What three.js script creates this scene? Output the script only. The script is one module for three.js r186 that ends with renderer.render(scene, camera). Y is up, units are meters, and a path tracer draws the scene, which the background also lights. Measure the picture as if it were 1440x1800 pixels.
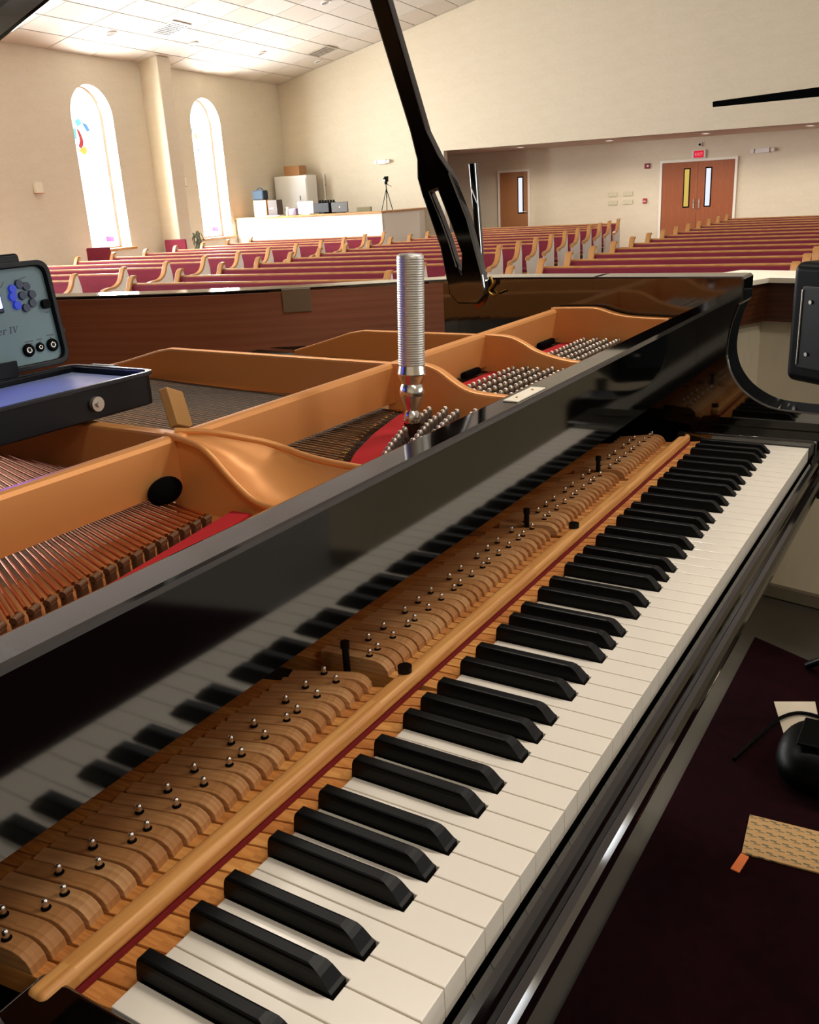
import * as THREE from 'three';
import { RoundedBoxGeometry } from 'three/addons/geometries/RoundedBoxGeometry.js';
import { mergeGeometries } from 'three/addons/utils/BufferGeometryUtils.js';
import { RectAreaLightUniformsLib } from 'three/addons/lights/RectAreaLightUniformsLib.js';

/* ------------------------------------------------------------------ frame
   World: y = 0 is the nave floor, the stage stands 0.55 m above it and the
   tops of the white keys 1.27 m.  x runs along the keyboard from bass to
   treble, z towards the pianist.  The hall is turned 8 degrees against the
   piano: u is the way to the rear wall, v the way across to the right.    */
const KEY = 1.27, STAGE = 0.55, HALL = THREE.MathUtils.degToRad(8);
const R = (u, y, v) => new THREE.Vector3(u * Math.cos(HALL) + v * Math.sin(HALL), y, -u * Math.sin(HALL) + v * Math.cos(HALL));

/* ----------------------------------------------------------------- camera */
const scene = new THREE.Scene();
scene.background = new THREE.Color(0.75, 0.85, 1.0);
const camera = new THREE.PerspectiveCamera(58.79, 0.8, 0.02, 100);
camera.rotation.order = 'YXZ';
camera.rotation.set(-0.334925, -1.004593, -0.056261);
camera.position.set(-0.219584, 0.395105 + KEY, 0.194743);
scene.add(camera);

const renderer = new THREE.WebGLRenderer({ antialias: true });
renderer.toneMapping = THREE.LinearToneMapping;
renderer.toneMappingExposure = 1.0;
renderer.shadowMap.enabled = true;
RectAreaLightUniformsLib.init();

/* ----------------------------------------------------- daylight (windows) */
const WINDOW_GLOW = 7, WINDOW_LIGHT = 46, DAY = new THREE.Color(0.95, 0.98, 1.0);
const WIN_U = [3.6, 7.6, 11.6, 15.6, 19.5], WIN_W = 1.21, WIN_SILL = 0.93, WIN_TOP = 4.1;
const WALL_V = 13.58, WALL_T = 0.4;
for (const side of [-1, 1]) for (const u of WIN_U) {
  const l = new THREE.RectAreaLight(DAY, side < 0 ? WINDOW_LIGHT : WINDOW_LIGHT * 0.1, 1.1, 2.75);
  l.position.copy(R(u, 2.4, side * (WALL_V + 0.27)));
  l.lookAt(R(u, 2.4, 0));
  scene.add(l);
}
const VESTIBULE_LIGHT = 150;                   // candela of one vestibule ceiling lamp
const PANEL_LIGHT = 60;                       // radiance of one ceiling light panel over the platform edge

/* ---------------------------------------------------------------- helpers */
let seed = 12345;
const rnd = () => { seed = (seed * 1664525 + 1013904223) >>> 0; return seed / 4294967296; };
const used = {};
const numbered = n => { const k = used[n] = (used[n] ?? -1) + 1; return k ? n + '_' + String(k).padStart(3, '0') : n; };
function shade(o) { o.traverse(m => { if (m.isMesh) { m.castShadow = true; m.receiveShadow = true; } }); return o; }
function tag(o, label, category, group) { o.userData = { label, category }; if (group) o.userData.group = group; return o; }
function thing(name, label, category, pos, turn = 0, group) {
  const o = new THREE.Group(); o.name = numbered(name); o.position.copy(pos); o.rotation.y = turn;
  scene.add(o); return tag(o, label, category, group);
}
function part(name, geo, mat, parent, x = 0, y = 0, z = 0) {
  const m = new THREE.Mesh(geo, mat); m.name = name; m.position.set(x, y, z); m.castShadow = m.receiveShadow = true;
  parent.add(m); return m;
}
function struct(name, geo, mat, pos = new THREE.Vector3(), turn = HALL) {
  const m = new THREE.Mesh(geo, mat); m.name = name; m.position.copy(pos); m.rotation.y = turn;
  m.castShadow = m.receiveShadow = true; m.userData = { kind: 'structure' }; scene.add(m); return m;
}
const box = (w, h, d, x = 0, y = 0, z = 0) => new THREE.BoxGeometry(w, h, d).translate(x, y, z);
const rbox = (w, h, d, r, x = 0, y = 0, z = 0, s = 2) => new RoundedBoxGeometry(w, h, d, s, Math.min(r, w / 2.01, h / 2.01, d / 2.01)).translate(x, y, z);
const cyl = (r0, r1, h, n = 16, x = 0, y = 0, z = 0) => new THREE.CylinderGeometry(r0, r1, h, n).translate(x, y, z);
const V3 = (x, y, z) => new THREE.Vector3(x, y, z);
const tube = (pts, r, n = 24, k = 8, closed = false) => new THREE.TubeGeometry(new THREE.CatmullRomCurve3(pts.map(p => V3(...p)), closed), n, r, k, closed);
function rod(a, b, r, k = 8, r2 = r) {         // straight bar between two points
  const d = V3(b[0] - a[0], b[1] - a[1], b[2] - a[2]), L = d.length();
  const g = new THREE.CylinderGeometry(r2, r, L, k); g.translate(0, L / 2, 0);
  g.applyQuaternion(new THREE.Quaternion().setFromUnitVectors(V3(0, 1, 0), d.normalize()));
  return g.translate(...a);
}
const merge = gs => mergeGeometries(gs.map(g => { const q = g.index ? g.toNonIndexed() : g; for (const k of Object.keys(q.attributes)) if (!['position', 'normal', 'uv'].includes(k)) q.deleteAttribute(k); return q; }));
function poly(pts) { const s = new THREE.Shape(); pts.forEach((p, i) => i ? s.lineTo(p[0], p[1]) : s.moveTo(p[0], p[1])); s.closePath(); return s; }
function extrude(shape, depth, bevel = 0, seg = 2, curve = 8) {
  return new THREE.ExtrudeGeometry(shape, { depth: depth - 2 * bevel, bevelEnabled: bevel > 0, bevelSize: bevel, bevelThickness: bevel, bevelOffset: -bevel, bevelSegments: seg, curveSegments: curve }).translate(0, 0, bevel);
}
// outline given as (z, y), drawn out along x from x0 to x1
const alongX = (pts, x0, x1, bevel = 0) => extrude(poly(pts.map(([z, y]) => [-z, y])), x1 - x0, bevel).rotateY(Math.PI / 2).translate(x0, 0, 0);
// outline given as (x, z), drawn up along y from y0 to y1
const upright = (shape, y0, y1, bevel = 0) => extrude(shape, y1 - y0, bevel).rotateX(-Math.PI / 2).translate(0, y0, 0);
const plan = pts => poly(pts.map(([x, z]) => [x, -z]));
function metreUV(g, grain = 'z', size = 0.3) {  // uv in metres, u along the grain
  const p = g.attributes.position, n = g.attributes.normal, uv = new Float32Array(p.count * 2);
  const o = { x: ['y', 'z'], y: ['x', 'z'], z: ['x', 'y'] }[grain];
  for (let i = 0; i < p.count; i++) {
    const c = { x: p.getX(i), y: p.getY(i), z: p.getZ(i) }, m = { x: Math.abs(n.getX(i)), y: Math.abs(n.getY(i)), z: Math.abs(n.getZ(i)) };
    const t = m[o[0]] > m[o[1]] ? o[1] : o[0];
    uv[2 * i] = c[grain] / size; uv[2 * i + 1] = c[t] / size * 3 + (t === 'y' ? 0.37 : 0);
  }
  g.setAttribute('uv', new THREE.BufferAttribute(uv, 2)); return g;
}

/* --------------------------------------------------------------- textures */
function lattice(n, s) { let q = s; const a = new Float32Array(n * n); for (let i = 0; i < a.length; i++) { q = (q * 1664525 + 1013904223) >>> 0; a[i] = q / 4294967296; } return a; }
function noise2(L, n, x, y) {
  x = ((x % n) + n) % n; y = ((y % n) + n) % n;
  const i = Math.floor(x), j = Math.floor(y), i2 = (i + 1) % n, j2 = (j + 1) % n;
  let f = x - i, g = y - j; f = f * f * (3 - 2 * f); g = g * g * (3 - 2 * g);
  return (L[j * n + i] * (1 - f) + L[j * n + i2] * f) * (1 - g) + (L[j2 * n + i] * (1 - f) + L[j2 * n + i2] * f) * g;
}
function texture(size, fn, srgb = true) {
  const d = new Uint8Array(size * size * 4);
  for (let y = 0; y < size; y++) for (let x = 0; x < size; x++) {
    const c = fn(x / size, y / size), k = (y * size + x) * 4;
    d[k] = c[0]; d[k + 1] = c[1]; d[k + 2] = c[2]; d[k + 3] = 255;
  }
  const t = new THREE.DataTexture(d, size, size); t.wrapS = t.wrapT = THREE.RepeatWrapping;
  t.magFilter = THREE.LinearFilter; t.minFilter = THREE.LinearMipmapLinearFilter; t.generateMipmaps = true;
  if (srgb) t.colorSpace = THREE.SRGBColorSpace; t.needsUpdate = true; return t;
}
const rgb = h => { const c = parseInt(h.slice(1), 16); return [c >> 16, (c >> 8) & 255, c & 255]; };
const mix = (a, b, t) => a.map((v, i) => Math.max(0, Math.min(255, v + (b[i] - v) * t)));
function woodTexture(light, dark, s, fibre = 1) {
  const A = lattice(64, s), B = lattice(64, s + 9), a = rgb(light), b = rgb(dark);
  return texture(256, (u, v) => {
    const w = noise2(A, 64, u * 2, v * 4) * 1.3;
    const ring = 0.5 + 0.5 * Math.sin((v * 16 + w * 3) * Math.PI * 2 * 0.5);
    const f = noise2(B, 64, u * 8, v * 64);
    return mix(a, b, 0.45 * ring * fibre + 0.5 * f * fibre);
  });
}
function speckTexture(a, b, s, cells = 64) {
  const A = lattice(64, s), B = lattice(64, s + 5), p = rgb(a), q = rgb(b);
  return texture(256, (u, v) => mix(p, q, 0.6 * noise2(A, 64, u * cells, v * cells) + 0.4 * noise2(B, 64, u * 8, v * 8)));
}
function canvasTexture(w, h, draw) {
  const c = document.createElement('canvas'); c.width = w; c.height = h; draw(c.getContext('2d'), w, h);
  const t = new THREE.CanvasTexture(c); t.colorSpace = THREE.SRGBColorSpace; return t;
}
const bumpTexture = (s, cells) => { const A = lattice(64, s); return texture(256, (u, v) => { const k = 255 * noise2(A, 64, u * cells, v * cells); return [k, k, k]; }, false); };

/* -------------------------------------------------------------- materials */
const std = (color, roughness = 0.6, extra = {}) => new THREE.MeshStandardMaterial({ color, roughness, ...extra });
const wallTex = speckTexture('#e2d7c0', '#dacfb6', 3, 48);
const M = {
  wall: std('#ffffff', 0.85, { map: wallTex }),
  tile: std('#d8d0c2', 0.95, { bumpMap: bumpTexture(21, 64), bumpScale: 0.003 }),
  tileGrid: std('#d8d2c4', 0.7),
  stageFloor: std('#ffffff', 0.55, { map: speckTexture('#4a453b', '#3c372e', 7, 40) }),
  carpet: new THREE.MeshPhysicalMaterial({ color: '#ffffff', roughness: 1, specularIntensity: 0.1, map: speckTexture('#1d0509', '#120305', 11, 64) }),
  naveFloor: std('#ffffff', 0.95, { map: speckTexture('#6d2430', '#561a26', 13, 64) }),
  whitePaint: std('#efe9dc', 0.5),
  oak: std('#ffffff', 0.4, { map: woodTexture('#d09a5a', '#a9713a', 17) }),
  maroon: std('#ffffff', 0.9, { map: speckTexture('#862338', '#6d1a2d', 19, 64) }),
  doorWood: std('#ffffff', 0.45, { map: woodTexture('#a9623a', '#8a4a2a', 23) }),
  doorTan: std('#ffffff', 0.45, { map: woodTexture('#b0794a', '#946038', 25) }),
  darkWood: std('#ffffff', 0.4, { map: woodTexture('#5a3018', '#3a1d0e', 27) }),
  black: new THREE.MeshPhysicalMaterial({ color: '#030303', roughness: 0.4, specularIntensity: 0.12 }),
  foam: new THREE.MeshPhysicalMaterial({ color: '#060606', roughness: 1, specularIntensity: 0 }),
  blackMetal: new THREE.MeshPhysicalMaterial({ color: '#040405', roughness: 0.35, specularIntensity: 0.5 }),
  piano: new THREE.MeshPhysicalMaterial({ color: '#040404', roughness: 0.06, ior: 2.15 }),
  keyWhite: new THREE.MeshPhysicalMaterial({ color: '#e9e1d3', roughness: 0.28, clearcoat: 0.4, clearcoatRoughness: 0.1 }),
  keyBlack: new THREE.MeshPhysicalMaterial({ color: '#030303', roughness: 0.4, specularIntensity: 0.4 }),
  mahogany: std('#ffffff', 0.65, { map: woodTexture('#a86e55', '#925c46', 29) }),
  soundboard: std('#ffffff', 0.5, { map: woodTexture('#b98a58', '#a17446', 31) }),
  plate: std('#df9a58', 0.42, { metalness: 0.3 }),
  steel: std('#c9c6c0', 0.25, { metalness: 1 }),
  pinSteel: std('#b9b1a6', 0.3, { metalness: 0.9 }),
  chrome: std('#e8e4dc', 0.24, { metalness: 1 }),
  brass: std('#c39a4a', 0.3, { metalness: 1 }),
  agraffe: std('#6b4a30', 0.5, { metalness: 0.5 }),
  copper: std('#b5653a', 0.35, { metalness: 0.9 }),
  stringSteel: std('#5d564d', 0.4, { metalness: 1 }),
  redFelt: std('#b0151b', 1),
  railFelt: std('#7c0f12', 1),
  feltBlack: new THREE.MeshPhysicalMaterial({ color: '#080708', roughness: 1, specularIntensity: 0.1 }),
  cream: std('#efe6d2', 0.6),
  glass: new THREE.MeshPhysicalMaterial({ color: '#ffffff', transmission: 1, thickness: 0, roughness: 0.05 }),
  plastic: std('#e9e6df', 0.45),
};
const keyWoods = [['#dc9a50', '#bc7632'], ['#d48f48', '#b26c2c'], ['#e2a65c', '#c4823c'], ['#cc8640', '#aa6428']].map(([a, b], i) => std('#ffffff', 0.6, { map: woodTexture(a, b, 40 + i) }));
const buttonWoods = [['#cc9660', '#b07a46'], ['#c28a54', '#a6703c'], ['#d4a26c', '#b88450']].map(([a, b], i) => std('#ffffff', 0.65, { map: woodTexture(a, b, 50 + i) }));
M.railWood = std('#ffffff', 0.5, { map: woodTexture('#dfa660', '#b8783a', 61) });

/* ============================================================ THE BUILDING */
const NAVE0 = -8, NAVE1 = 23, REAR = 26;
const EAVE = 3.36 + KEY, PITCH = 0.239, ceilY = v => EAVE + PITCH * (WALL_V - Math.abs(v));
struct('floor', box(REAR - NAVE0 + 1, 0.2, 2 * WALL_V + 1, (REAR + NAVE0) / 2, -0.1, 0), M.naveFloor);
struct('floor_stage', box(2.62 - NAVE0, STAGE - 0.01, 2 * WALL_V - 0.02, (2.62 + NAVE0) / 2, (STAGE - 0.01) / 2 + 0.002, 0), M.stageFloor);
function archHole(cx, w, y0, y1, cls = THREE.Path) {
  const p = new cls(), r = w / 2;
  p.moveTo(cx - r, y0); p.lineTo(cx + r, y0); p.lineTo(cx + r, y1 - r); p.absarc(cx, y1 - r, r, 0, Math.PI, false); p.lineTo(cx - r, y0);
  return p;
}
for (const side of [-1, 1]) {
  const s = poly([[NAVE0, 0], [REAR, 0], [REAR, EAVE + 0.05], [NAVE0, EAVE + 0.05]]);
  for (const u of WIN_U) s.holes.push(archHole(u, WIN_W, WIN_SILL, WIN_TOP));
  const g = new THREE.ExtrudeGeometry(s, { depth: WALL_T, bevelEnabled: false, curveSegments: 24 });
  g.translate(0, 0, side < 0 ? -WALL_V - WALL_T : WALL_V);
  struct(side < 0 ? 'wall_left' : 'wall_right', metreUV(g, 'x', 2), M.wall);
}
// rear wall of the nave: full height at the left, above a wide opening at the right
const SOFFIT = 1.418 + KEY, OPEN_V = -8.88;
{
  const s = poly([[-WALL_V, 0], [OPEN_V, 0], [OPEN_V, SOFFIT], [WALL_V, SOFFIT], [WALL_V, EAVE], [0, ceilY(0)], [-WALL_V, EAVE]]);
  // shape x is v, so turn it to face the nave
  const g = new THREE.ExtrudeGeometry(s, { depth: 0.25, bevelEnabled: false }).rotateY(-Math.PI / 2).translate(NAVE1 + 0.25, 0, 0);
  struct('wall_rear', metreUV(g, 'z', 2), M.wall);
  struct('wall_vestibule', metreUV(box(0.2, SOFFIT + 0.2, 2 * WALL_V, REAR + 0.1, (SOFFIT + 0.2) / 2, 0), 'z', 2), M.wall);
  struct('ceiling_vestibule', box(REAR - NAVE1, 0.12, 2 * WALL_V, (REAR + NAVE1) / 2 + 0.12, SOFFIT + 0.06, 0), M.wall);
  const b = poly([[-WALL_V, 0], [WALL_V, 0], [WALL_V, EAVE], [0, ceilY(0)], [-WALL_V, EAVE]]);
  struct('wall_front', new THREE.ExtrudeGeometry(b, { depth: 0.25, bevelEnabled: false }).rotateY(-Math.PI / 2).translate(NAVE0, 0, 0), M.wall);
}
// pitched ceiling with lay-in tiles; those in view are single boards
{
  const L = NAVE1 + 0.3 - NAVE0, run = WALL_V + WALL_T, len = run * Math.hypot(1, PITCH), tilt = Math.atan(PITCH);
  const slopes = {};
  for (const side of [-1, 1]) {
    const g = box(L, 0.1, len, 0, 0.05 + 0.03, 0).rotateX(-side * -tilt).translate((NAVE0 + NAVE1 + 0.3) / 2, EAVE - PITCH * WALL_T + PITCH * run / 2, side * run / 2);
    slopes[side] = struct(side < 0 ? 'ceiling' : 'ceiling_right', g, M.tileGrid);
  }
  const TU = 1.2, TV = 0.6, tg = rbox(TU - 0.02, 0.03, TV - 0.02, 0.004), tm = [M.tile, std('#d4cbbb', 0.95, { bumpMap: M.tile.bumpMap, bumpScale: 0.003 }), std('#dcd5c8', 0.95, { bumpMap: M.tile.bumpMap, bumpScale: 0.003 })];
  let k = 0;
  for (let i = 0; i < 11; i++) for (let j = 0; j < 12; j++) {
    const u = NAVE1 - TU * (i + 0.5), s = TV * (j + 0.5), v = -WALL_V + s * Math.cos(tilt);
    const m = part(k ? 'ceiling_tile_' + String(k).padStart(3, '0') : 'ceiling_tile', tg, tm[Math.floor(rnd() * 3)], slopes[-1], u, EAVE + PITCH * (v + WALL_V) + 0.018, v);
    m.rotation.x = -tilt; k++;
  }
}
// stained glass: one pane of white glass in each opening, coloured pieces set in lead
const glow = (c, k) => new THREE.MeshStandardMaterial({ color: '#000000', emissive: c, emissiveIntensity: k, roughness: 0.4 });
const G = { white: glow(DAY, WINDOW_GLOW), red: glow('#c41020', 1.2), blue: glow('#2f8fe8', 1.3), cyan: glow('#7fdcee', 1.2), yellow: glow('#e6cf4a', 1.2), magenta: glow('#d05ad0', 1.2), lead: std('#80604c', 0.6) };
{
  let n = 1;
  const paneShape = archHole(0, WIN_W + 0.06, WIN_SILL - 0.03, WIN_TOP + 0.03, THREE.Shape);
  const pane = new THREE.ExtrudeGeometry(paneShape, { depth: 0.012, bevelEnabled: false, curveSegments: 24 });
  const frameShape = archHole(0, WIN_W - 0.01, WIN_SILL + 0.005, WIN_TOP - 0.005, THREE.Shape); frameShape.holes.push(archHole(0, WIN_W - 0.05, WIN_SILL + 0.03, WIN_TOP - 0.025));
  const frame = new THREE.ExtrudeGeometry(frameShape, { depth: 0.05, bevelEnabled: false, curveSegments: 24 });
  const shard = (pts) => new THREE.ExtrudeGeometry(poly(pts), { depth: 0.006, bevelEnabled: false });
  for (const side of [-1, 1]) for (const [i, u] of WIN_U.entries()) {
    const w = new THREE.Group(); w.name = 'window_' + n++; w.userData = { kind: 'structure' };
    w.position.copy(R(u, 0, side * (WALL_V + 0.31))); w.rotation.y = HALL + (side > 0 ? Math.PI : 0); scene.add(w);
    part('glass_pane', pane, G.white, w, 0, 0, -0.02);
    part('window_frame', frame, G.lead, w, 0, 0, -0.005);
    if (side > 0 || i < 3) continue;
    const sh = (name, m, pts) => part(name, shard(pts), m, w, 0, 0, 0.0);
    const first = i === 3;
    if (first) {
      sh('red_glass', G.red, [[-0.18, 3.30], [-0.10, 3.26], [-0.06, 3.18], [-0.03, 3.08], [-0.05, 2.98], [-0.13, 2.92], [-0.20, 2.96], [-0.13, 3.06], [-0.14, 3.16]]);
      sh('blue_glass', G.blue, [[-0.33, 3.46], [-0.27, 3.42], [-0.27, 3.27], [-0.33, 3.27]]);
      sh('cyan_glass', G.cyan, [[-0.28, 3.31], [-0.19, 3.29], [-0.22, 3.1], [-0.29, 3.08]]);
      sh('cyan_glass', G.cyan, [[-0.2, 3.44], [-0.06, 3.5], [0.0, 3.4], [-0.14, 3.33]]);
      sh('blue_glass', G.blue, [[0.0, 3.42], [0.14, 3.39], [0.21, 3.28], [0.12, 3.24]]);
      sh('yellow_glass', G.yellow, [[-0.28, 2.93], [-0.18, 2.9], [-0.01, 2.98], [0.04, 2.89], [-0.04, 2.79], [-0.14, 2.84]]);
    } else {
      sh('cyan_glass', G.cyan, [[-0.24, 3.46], [-0.14, 3.44], [-0.15, 3.34], [-0.24, 3.36]]);
      sh('yellow_glass', G.yellow, [[-0.07, 3.36], [0.0, 3.33], [0.0, 3.2], [-0.06, 3.22]]);
      sh('blue_glass', G.blue, [[-0.25, 3.28], [-0.19, 3.28], [-0.19, 3.2], [-0.25, 3.2]]);
      sh('blue_glass', G.blue, [[-0.06, 2.98], [0.04, 3.0], [0.02, 2.93]]);
    }
    sh('magenta_glass', G.magenta, [[0.2, 1.18], [0.44, 1.16], [0.44, 1.06], [0.19, 1.07]]);
    for (const [k, y] of [1.5, 2.0, 2.5, 3.0].entries()) part('lead_came', box(0.012, 0.34, 0.01, 0.53, y, 0.004), G.lead, w);
    part('lead_came', box(0.9, 0.012, 0.01, 0, 1.0, 0.004), G.lead, w);
    // oak stool inside the opening
  }
  let t = 1;
  for (const u of WIN_U) struct('trim_' + t++, rbox(WIN_W + 0.2, 0.05, 0.36, 0.01).translate(u, WIN_SILL - 0.02, -WALL_V - 0.1), M.oak);
}
// pilaster between the windows
struct('wall_pilaster', metreUV(rbox(0.46, ceilY(-13.1), 0.56, 0.03, 17.51, ceilY(-13.1) / 2, -WALL_V + 0.215), 'x', 2), M.wall);
// doors in the vestibule wall
{
  const y1 = 0.83 + KEY;
  const dbl = new THREE.Group(); dbl.name = 'door_1'; dbl.userData = { kind: 'structure' }; dbl.position.copy(R(REAR, 0, -2.95)); dbl.rotation.y = HALL; scene.add(dbl);
  part('door_frame', merge([box(0.08, y1 + 0.06, 0.06, -0.03, y1 / 2 + 0.03, -0.94), box(0.08, y1 + 0.06, 0.06, -0.03, y1 / 2 + 0.03, 0.94), box(0.08, 0.06, 1.82, -0.03, y1 + 0.03, 0)]), M.whitePaint, dbl);
  for (const s of [-1, 1]) {
    const leaf = part('door_leaf', metreUV(rbox(0.045, y1 - 0.01, 0.9, 0.004, -0.035, y1 / 2, s * 0.452), 'y', 0.6), M.doorWood, dbl);
    const cz = s < 0 ? -0.27 : 0.27;
    part('glass_frame', rbox(0.02, 0.98, 0.17, 0.008, -0.062, 1.455, cz), M.black, leaf);
    part('door_glass', box(0.008, 0.92, 0.115, -0.072, 1.455, cz), s < 0 ? glow('#f2cf62', 0.75) : glow('#eef2ff', 1.0), leaf);
    part('push_handle', rbox(0.03, 0.25, 0.03, 0.008, -0.075, 1.05, s * 0.07), M.steel, leaf);
  }
  const sg = new THREE.Group(); sg.name = 'door_2'; sg.userData = { kind: 'structure' }; sg.position.copy(R(REAR, 0, -7.945)); sg.rotation.y = HALL; scene.add(sg);
  part('door_frame', merge([box(0.08, y1 + 0.08, 0.06, -0.03, y1 / 2 + 0.04, -0.44), box(0.08, y1 + 0.08, 0.06, -0.03, y1 / 2 + 0.04, 0.44), box(0.08, 0.06, 0.82, -0.03, y1 + 0.05, 0)]), M.whitePaint, sg);
  const leaf = part('door_leaf', metreUV(rbox(0.045, y1 + 0.02, 0.82, 0.004, -0.035, y1 / 2 + 0.01, 0), 'y', 0.6), M.doorTan, sg);
  part('glass_frame', rbox(0.02, 0.98, 0.17, 0.008, -0.062, 1.5, 0.2), M.black, leaf);
  part('door_glass', box(0.008, 0.92, 0.115, -0.072, 1.5, 0.2), glow('#eef2ff', 1.0), leaf);
  part('door_handle', rbox(0.05, 0.03, 0.12, 0.008, -0.08, 1.05, 0.33), M.steel, leaf);
}

/* ================================================================== PIANO */
const piano = thing('grand_piano', 'black polished grand piano with raised lid and bare keys, fallboard taken off', 'piano', V3(0, STAGE, 0));
const Y = 0.72;                                  // key tops above the stage
const P = (name, geo, mat, parent = piano) => { if (parent === piano) geo.translate(0, Y, 0); return part(name, geo, mat, parent); };
const XB = -0.135, XBI = -0.068, XTI = 1.29, XT = 1.357, RIM = 0.248;
const bent = [[1.357, -0.36], [1.357, -0.5], [1.345, -0.585], [1.305, -0.68], [1.235, -0.79], [1.165, -0.9], [1.105, -1.02], [1.055, -1.15], [1.01, -1.3], [0.965, -1.48], [0.9, -1.68], [0.78, -1.87], [0.6, -1.99], [0.35, -2.04], [0.1, -2.02], [-0.05, -1.95], [-0.12, -1.82], [-0.135, -1.65]];
const outer = [[XB, -0.36], ...[...bent].reverse()];
function offset(pts, d) {                         // open polyline moved to its inner side
  return pts.map((p, i) => {
    const a = pts[Math.max(0, i - 1)], b = pts[Math.min(pts.length - 1, i + 1)], dx = b[0] - a[0], dz = b[1] - a[1], l = Math.hypot(dx, dz);
    return [p[0] + dz / l * d, p[1] - dx / l * d];
  });
}
const smooth = (pts, n) => new THREE.SplineCurve(pts.map(p => new THREE.Vector2(...p))).getPoints(n).map(p => [p.x, p.y]);
const bentS = smooth(bent, 70), innerS = offset(bentS, 0.067);
{
  const ring = [...bentS, [XB, -0.36], [XBI, -0.36], ...[...innerS].reverse()];
  P('rim', upright(plan(ring), -0.1, RIM, 0.003), M.piano);
  // inner veneer behind the prop, standing 3 mm proud of the rim
  const a = offset(bentS, 0.0672), b = offset(bentS, 0.0705), cut = a.findIndex(p => p[1] < -0.64);
  P('inner_veneer', metreUV(upright(plan([...a.slice(cut), ...b.slice(cut).reverse()]), 0.05, RIM - 0.006), 'x', 0.4), M.mahogany);
  P('soundboard', metreUV(upright(plan([[XTI - 0.002, -0.36], ...innerS, [XBI, -0.36]]), 0.045, 0.06), 'x', 0.5), M.soundboard);
}
// arms with the swept cut towards the keyboard
const armEdge = smooth([[-0.128, 0.205], [-0.138, 0.175], [-0.1425, 0.14], [-0.14, 0.115], [-0.13, 0.09], [-0.108, 0.065], [-0.072, 0.046], [-0.03, 0.041], [0.012, 0.04]], 28);
const armOutline = [[-0.372, RIM], [-0.128, RIM], [-0.124, RIM - 0.004], [-0.124, 0.21], ...armEdge, [0.028, 0.034], [0.036, 0.02], [0.038, -0.1], [-0.372, -0.1]];
P('arm', alongX(armOutline, XTI, XT, 0.0025), M.piano);
P('arm', alongX(armOutline, XB, XBI, 0.0025), M.piano);
P('key_block', rbox(0.058, 0.06, 0.2, 0.004, 1.2605, -0.02, -0.09), M.piano);
P('key_block', rbox(0.06, 0.06, 0.2, 0.004, -0.0365, -0.018, -0.09), M.piano);
P('keybed', box(XT - XB - 0.12, 0.04, 0.62, (XT + XB) / 2, -0.078, -0.3), M.piano);
P('keyslip', alongX([[0.0045, -0.05], [0.0045, -0.02], [0.0065, -0.0165], [0.0105, -0.0155], [0.0145, -0.018], [0.0165, -0.023], [0.0165, -0.036], [0.0165, -0.05]], XBI + 0.002, XTI - 0.002, 0), M.piano);
P('keybed_lip', alongX([[0.0, -0.098], [0.0, -0.0505], [0.0168, -0.0405], [0.0215, -0.0425], [0.0245, -0.047], [0.0252, -0.054], [0.0235, -0.061], [0.019, -0.066], [0.013, -0.068]], XBI + 0.002, XTI - 0.002, 0), M.piano);
P('stretcher', alongX([[-0.192, 0.088], [-0.192, 0.183], [-0.1935, 0.186], [-0.197, 0.187], [-0.224, 0.187], [-0.227, 0.186], [-0.228, 0.183], [-0.228, 0.088]], XBI + 0.001, XTI - 0.001, 0), M.piano);
P('label_plate', rbox(0.072, 0.0016, 0.017, 0.0006, 0.657, 0.1879, -0.2085), M.cream);
for (const x of [0.637, 0.677]) P('label_plate_screw', cyl(0.0014, 0.0014, 0.001, 10, x, 0.1891, -0.2085), M.brass);
// keyboard
const PITCHX = 0.0236, STICK = 52 * PITCHX / 88;
const NAMES = ['A', 'A#', 'B', 'C', 'C#', 'D', 'D#', 'E', 'F', 'F#', 'G', 'G#'];
const BOFF = { 'C#': -0.003, 'D#': 0.0025, 'F#': -0.0035, 'G#': 0, 'A#': 0.0035 };
const pinX = i => i < 26 ? 0.023 + (i - 2) * 0.01322 : i < 54 ? 0.586 + (i - 43) * 0.0129 : i < 72 ? 0.752 + (i - 55) * 0.01285 : 0.985 + (i - 72) * 0.0130;
function rings(list, capTop = true) {             // loft of rectangles [y, halfWidth, zFront, zBack]
  const pos = [], quad = (a, b, c, d) => pos.push(...a, ...b, ...c, ...a, ...c, ...d);
  const pts = list.map(([y, h, zf, zb]) => [[-h, y, zf], [h, y, zf], [h, y, zb], [-h, y, zb]]);
  for (let k = 0; k + 1 < pts.length; k++) for (let c = 0; c < 4; c++) quad(pts[k][c], pts[k][(c + 1) % 4], pts[k + 1][(c + 1) % 4], pts[k + 1][c]);
  const t = pts[pts.length - 1]; quad(t[0], t[1], t[2], t[3]);
  const b = pts[0]; quad(b[3], b[2], b[1], b[0]);
  const g = new THREE.BufferGeometry(); g.setAttribute('position', new THREE.Float32BufferAttribute(pos, 3));
  g.setAttribute('uv', new THREE.Float32BufferAttribute(new Float32Array(pos.length / 3 * 2), 2)); g.computeVertexNormals(); return g;
}
const ZB = -0.149;
const blackGeo = rings([[-0.006, 0.0067, -0.049, -0.151], [0.0015, 0.0066, -0.0492, -0.151], [0.0028, 0.0063, -0.0512, -0.151], [0.0088, 0.0054, -0.0565, -0.151], [0.0110, 0.0049, -0.0595, -0.1505], [0.0121, 0.0042, -0.0625, -0.150], [0.0125, 0.0030, -0.066, -0.149]]);
const whiteGeos = {};
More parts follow.
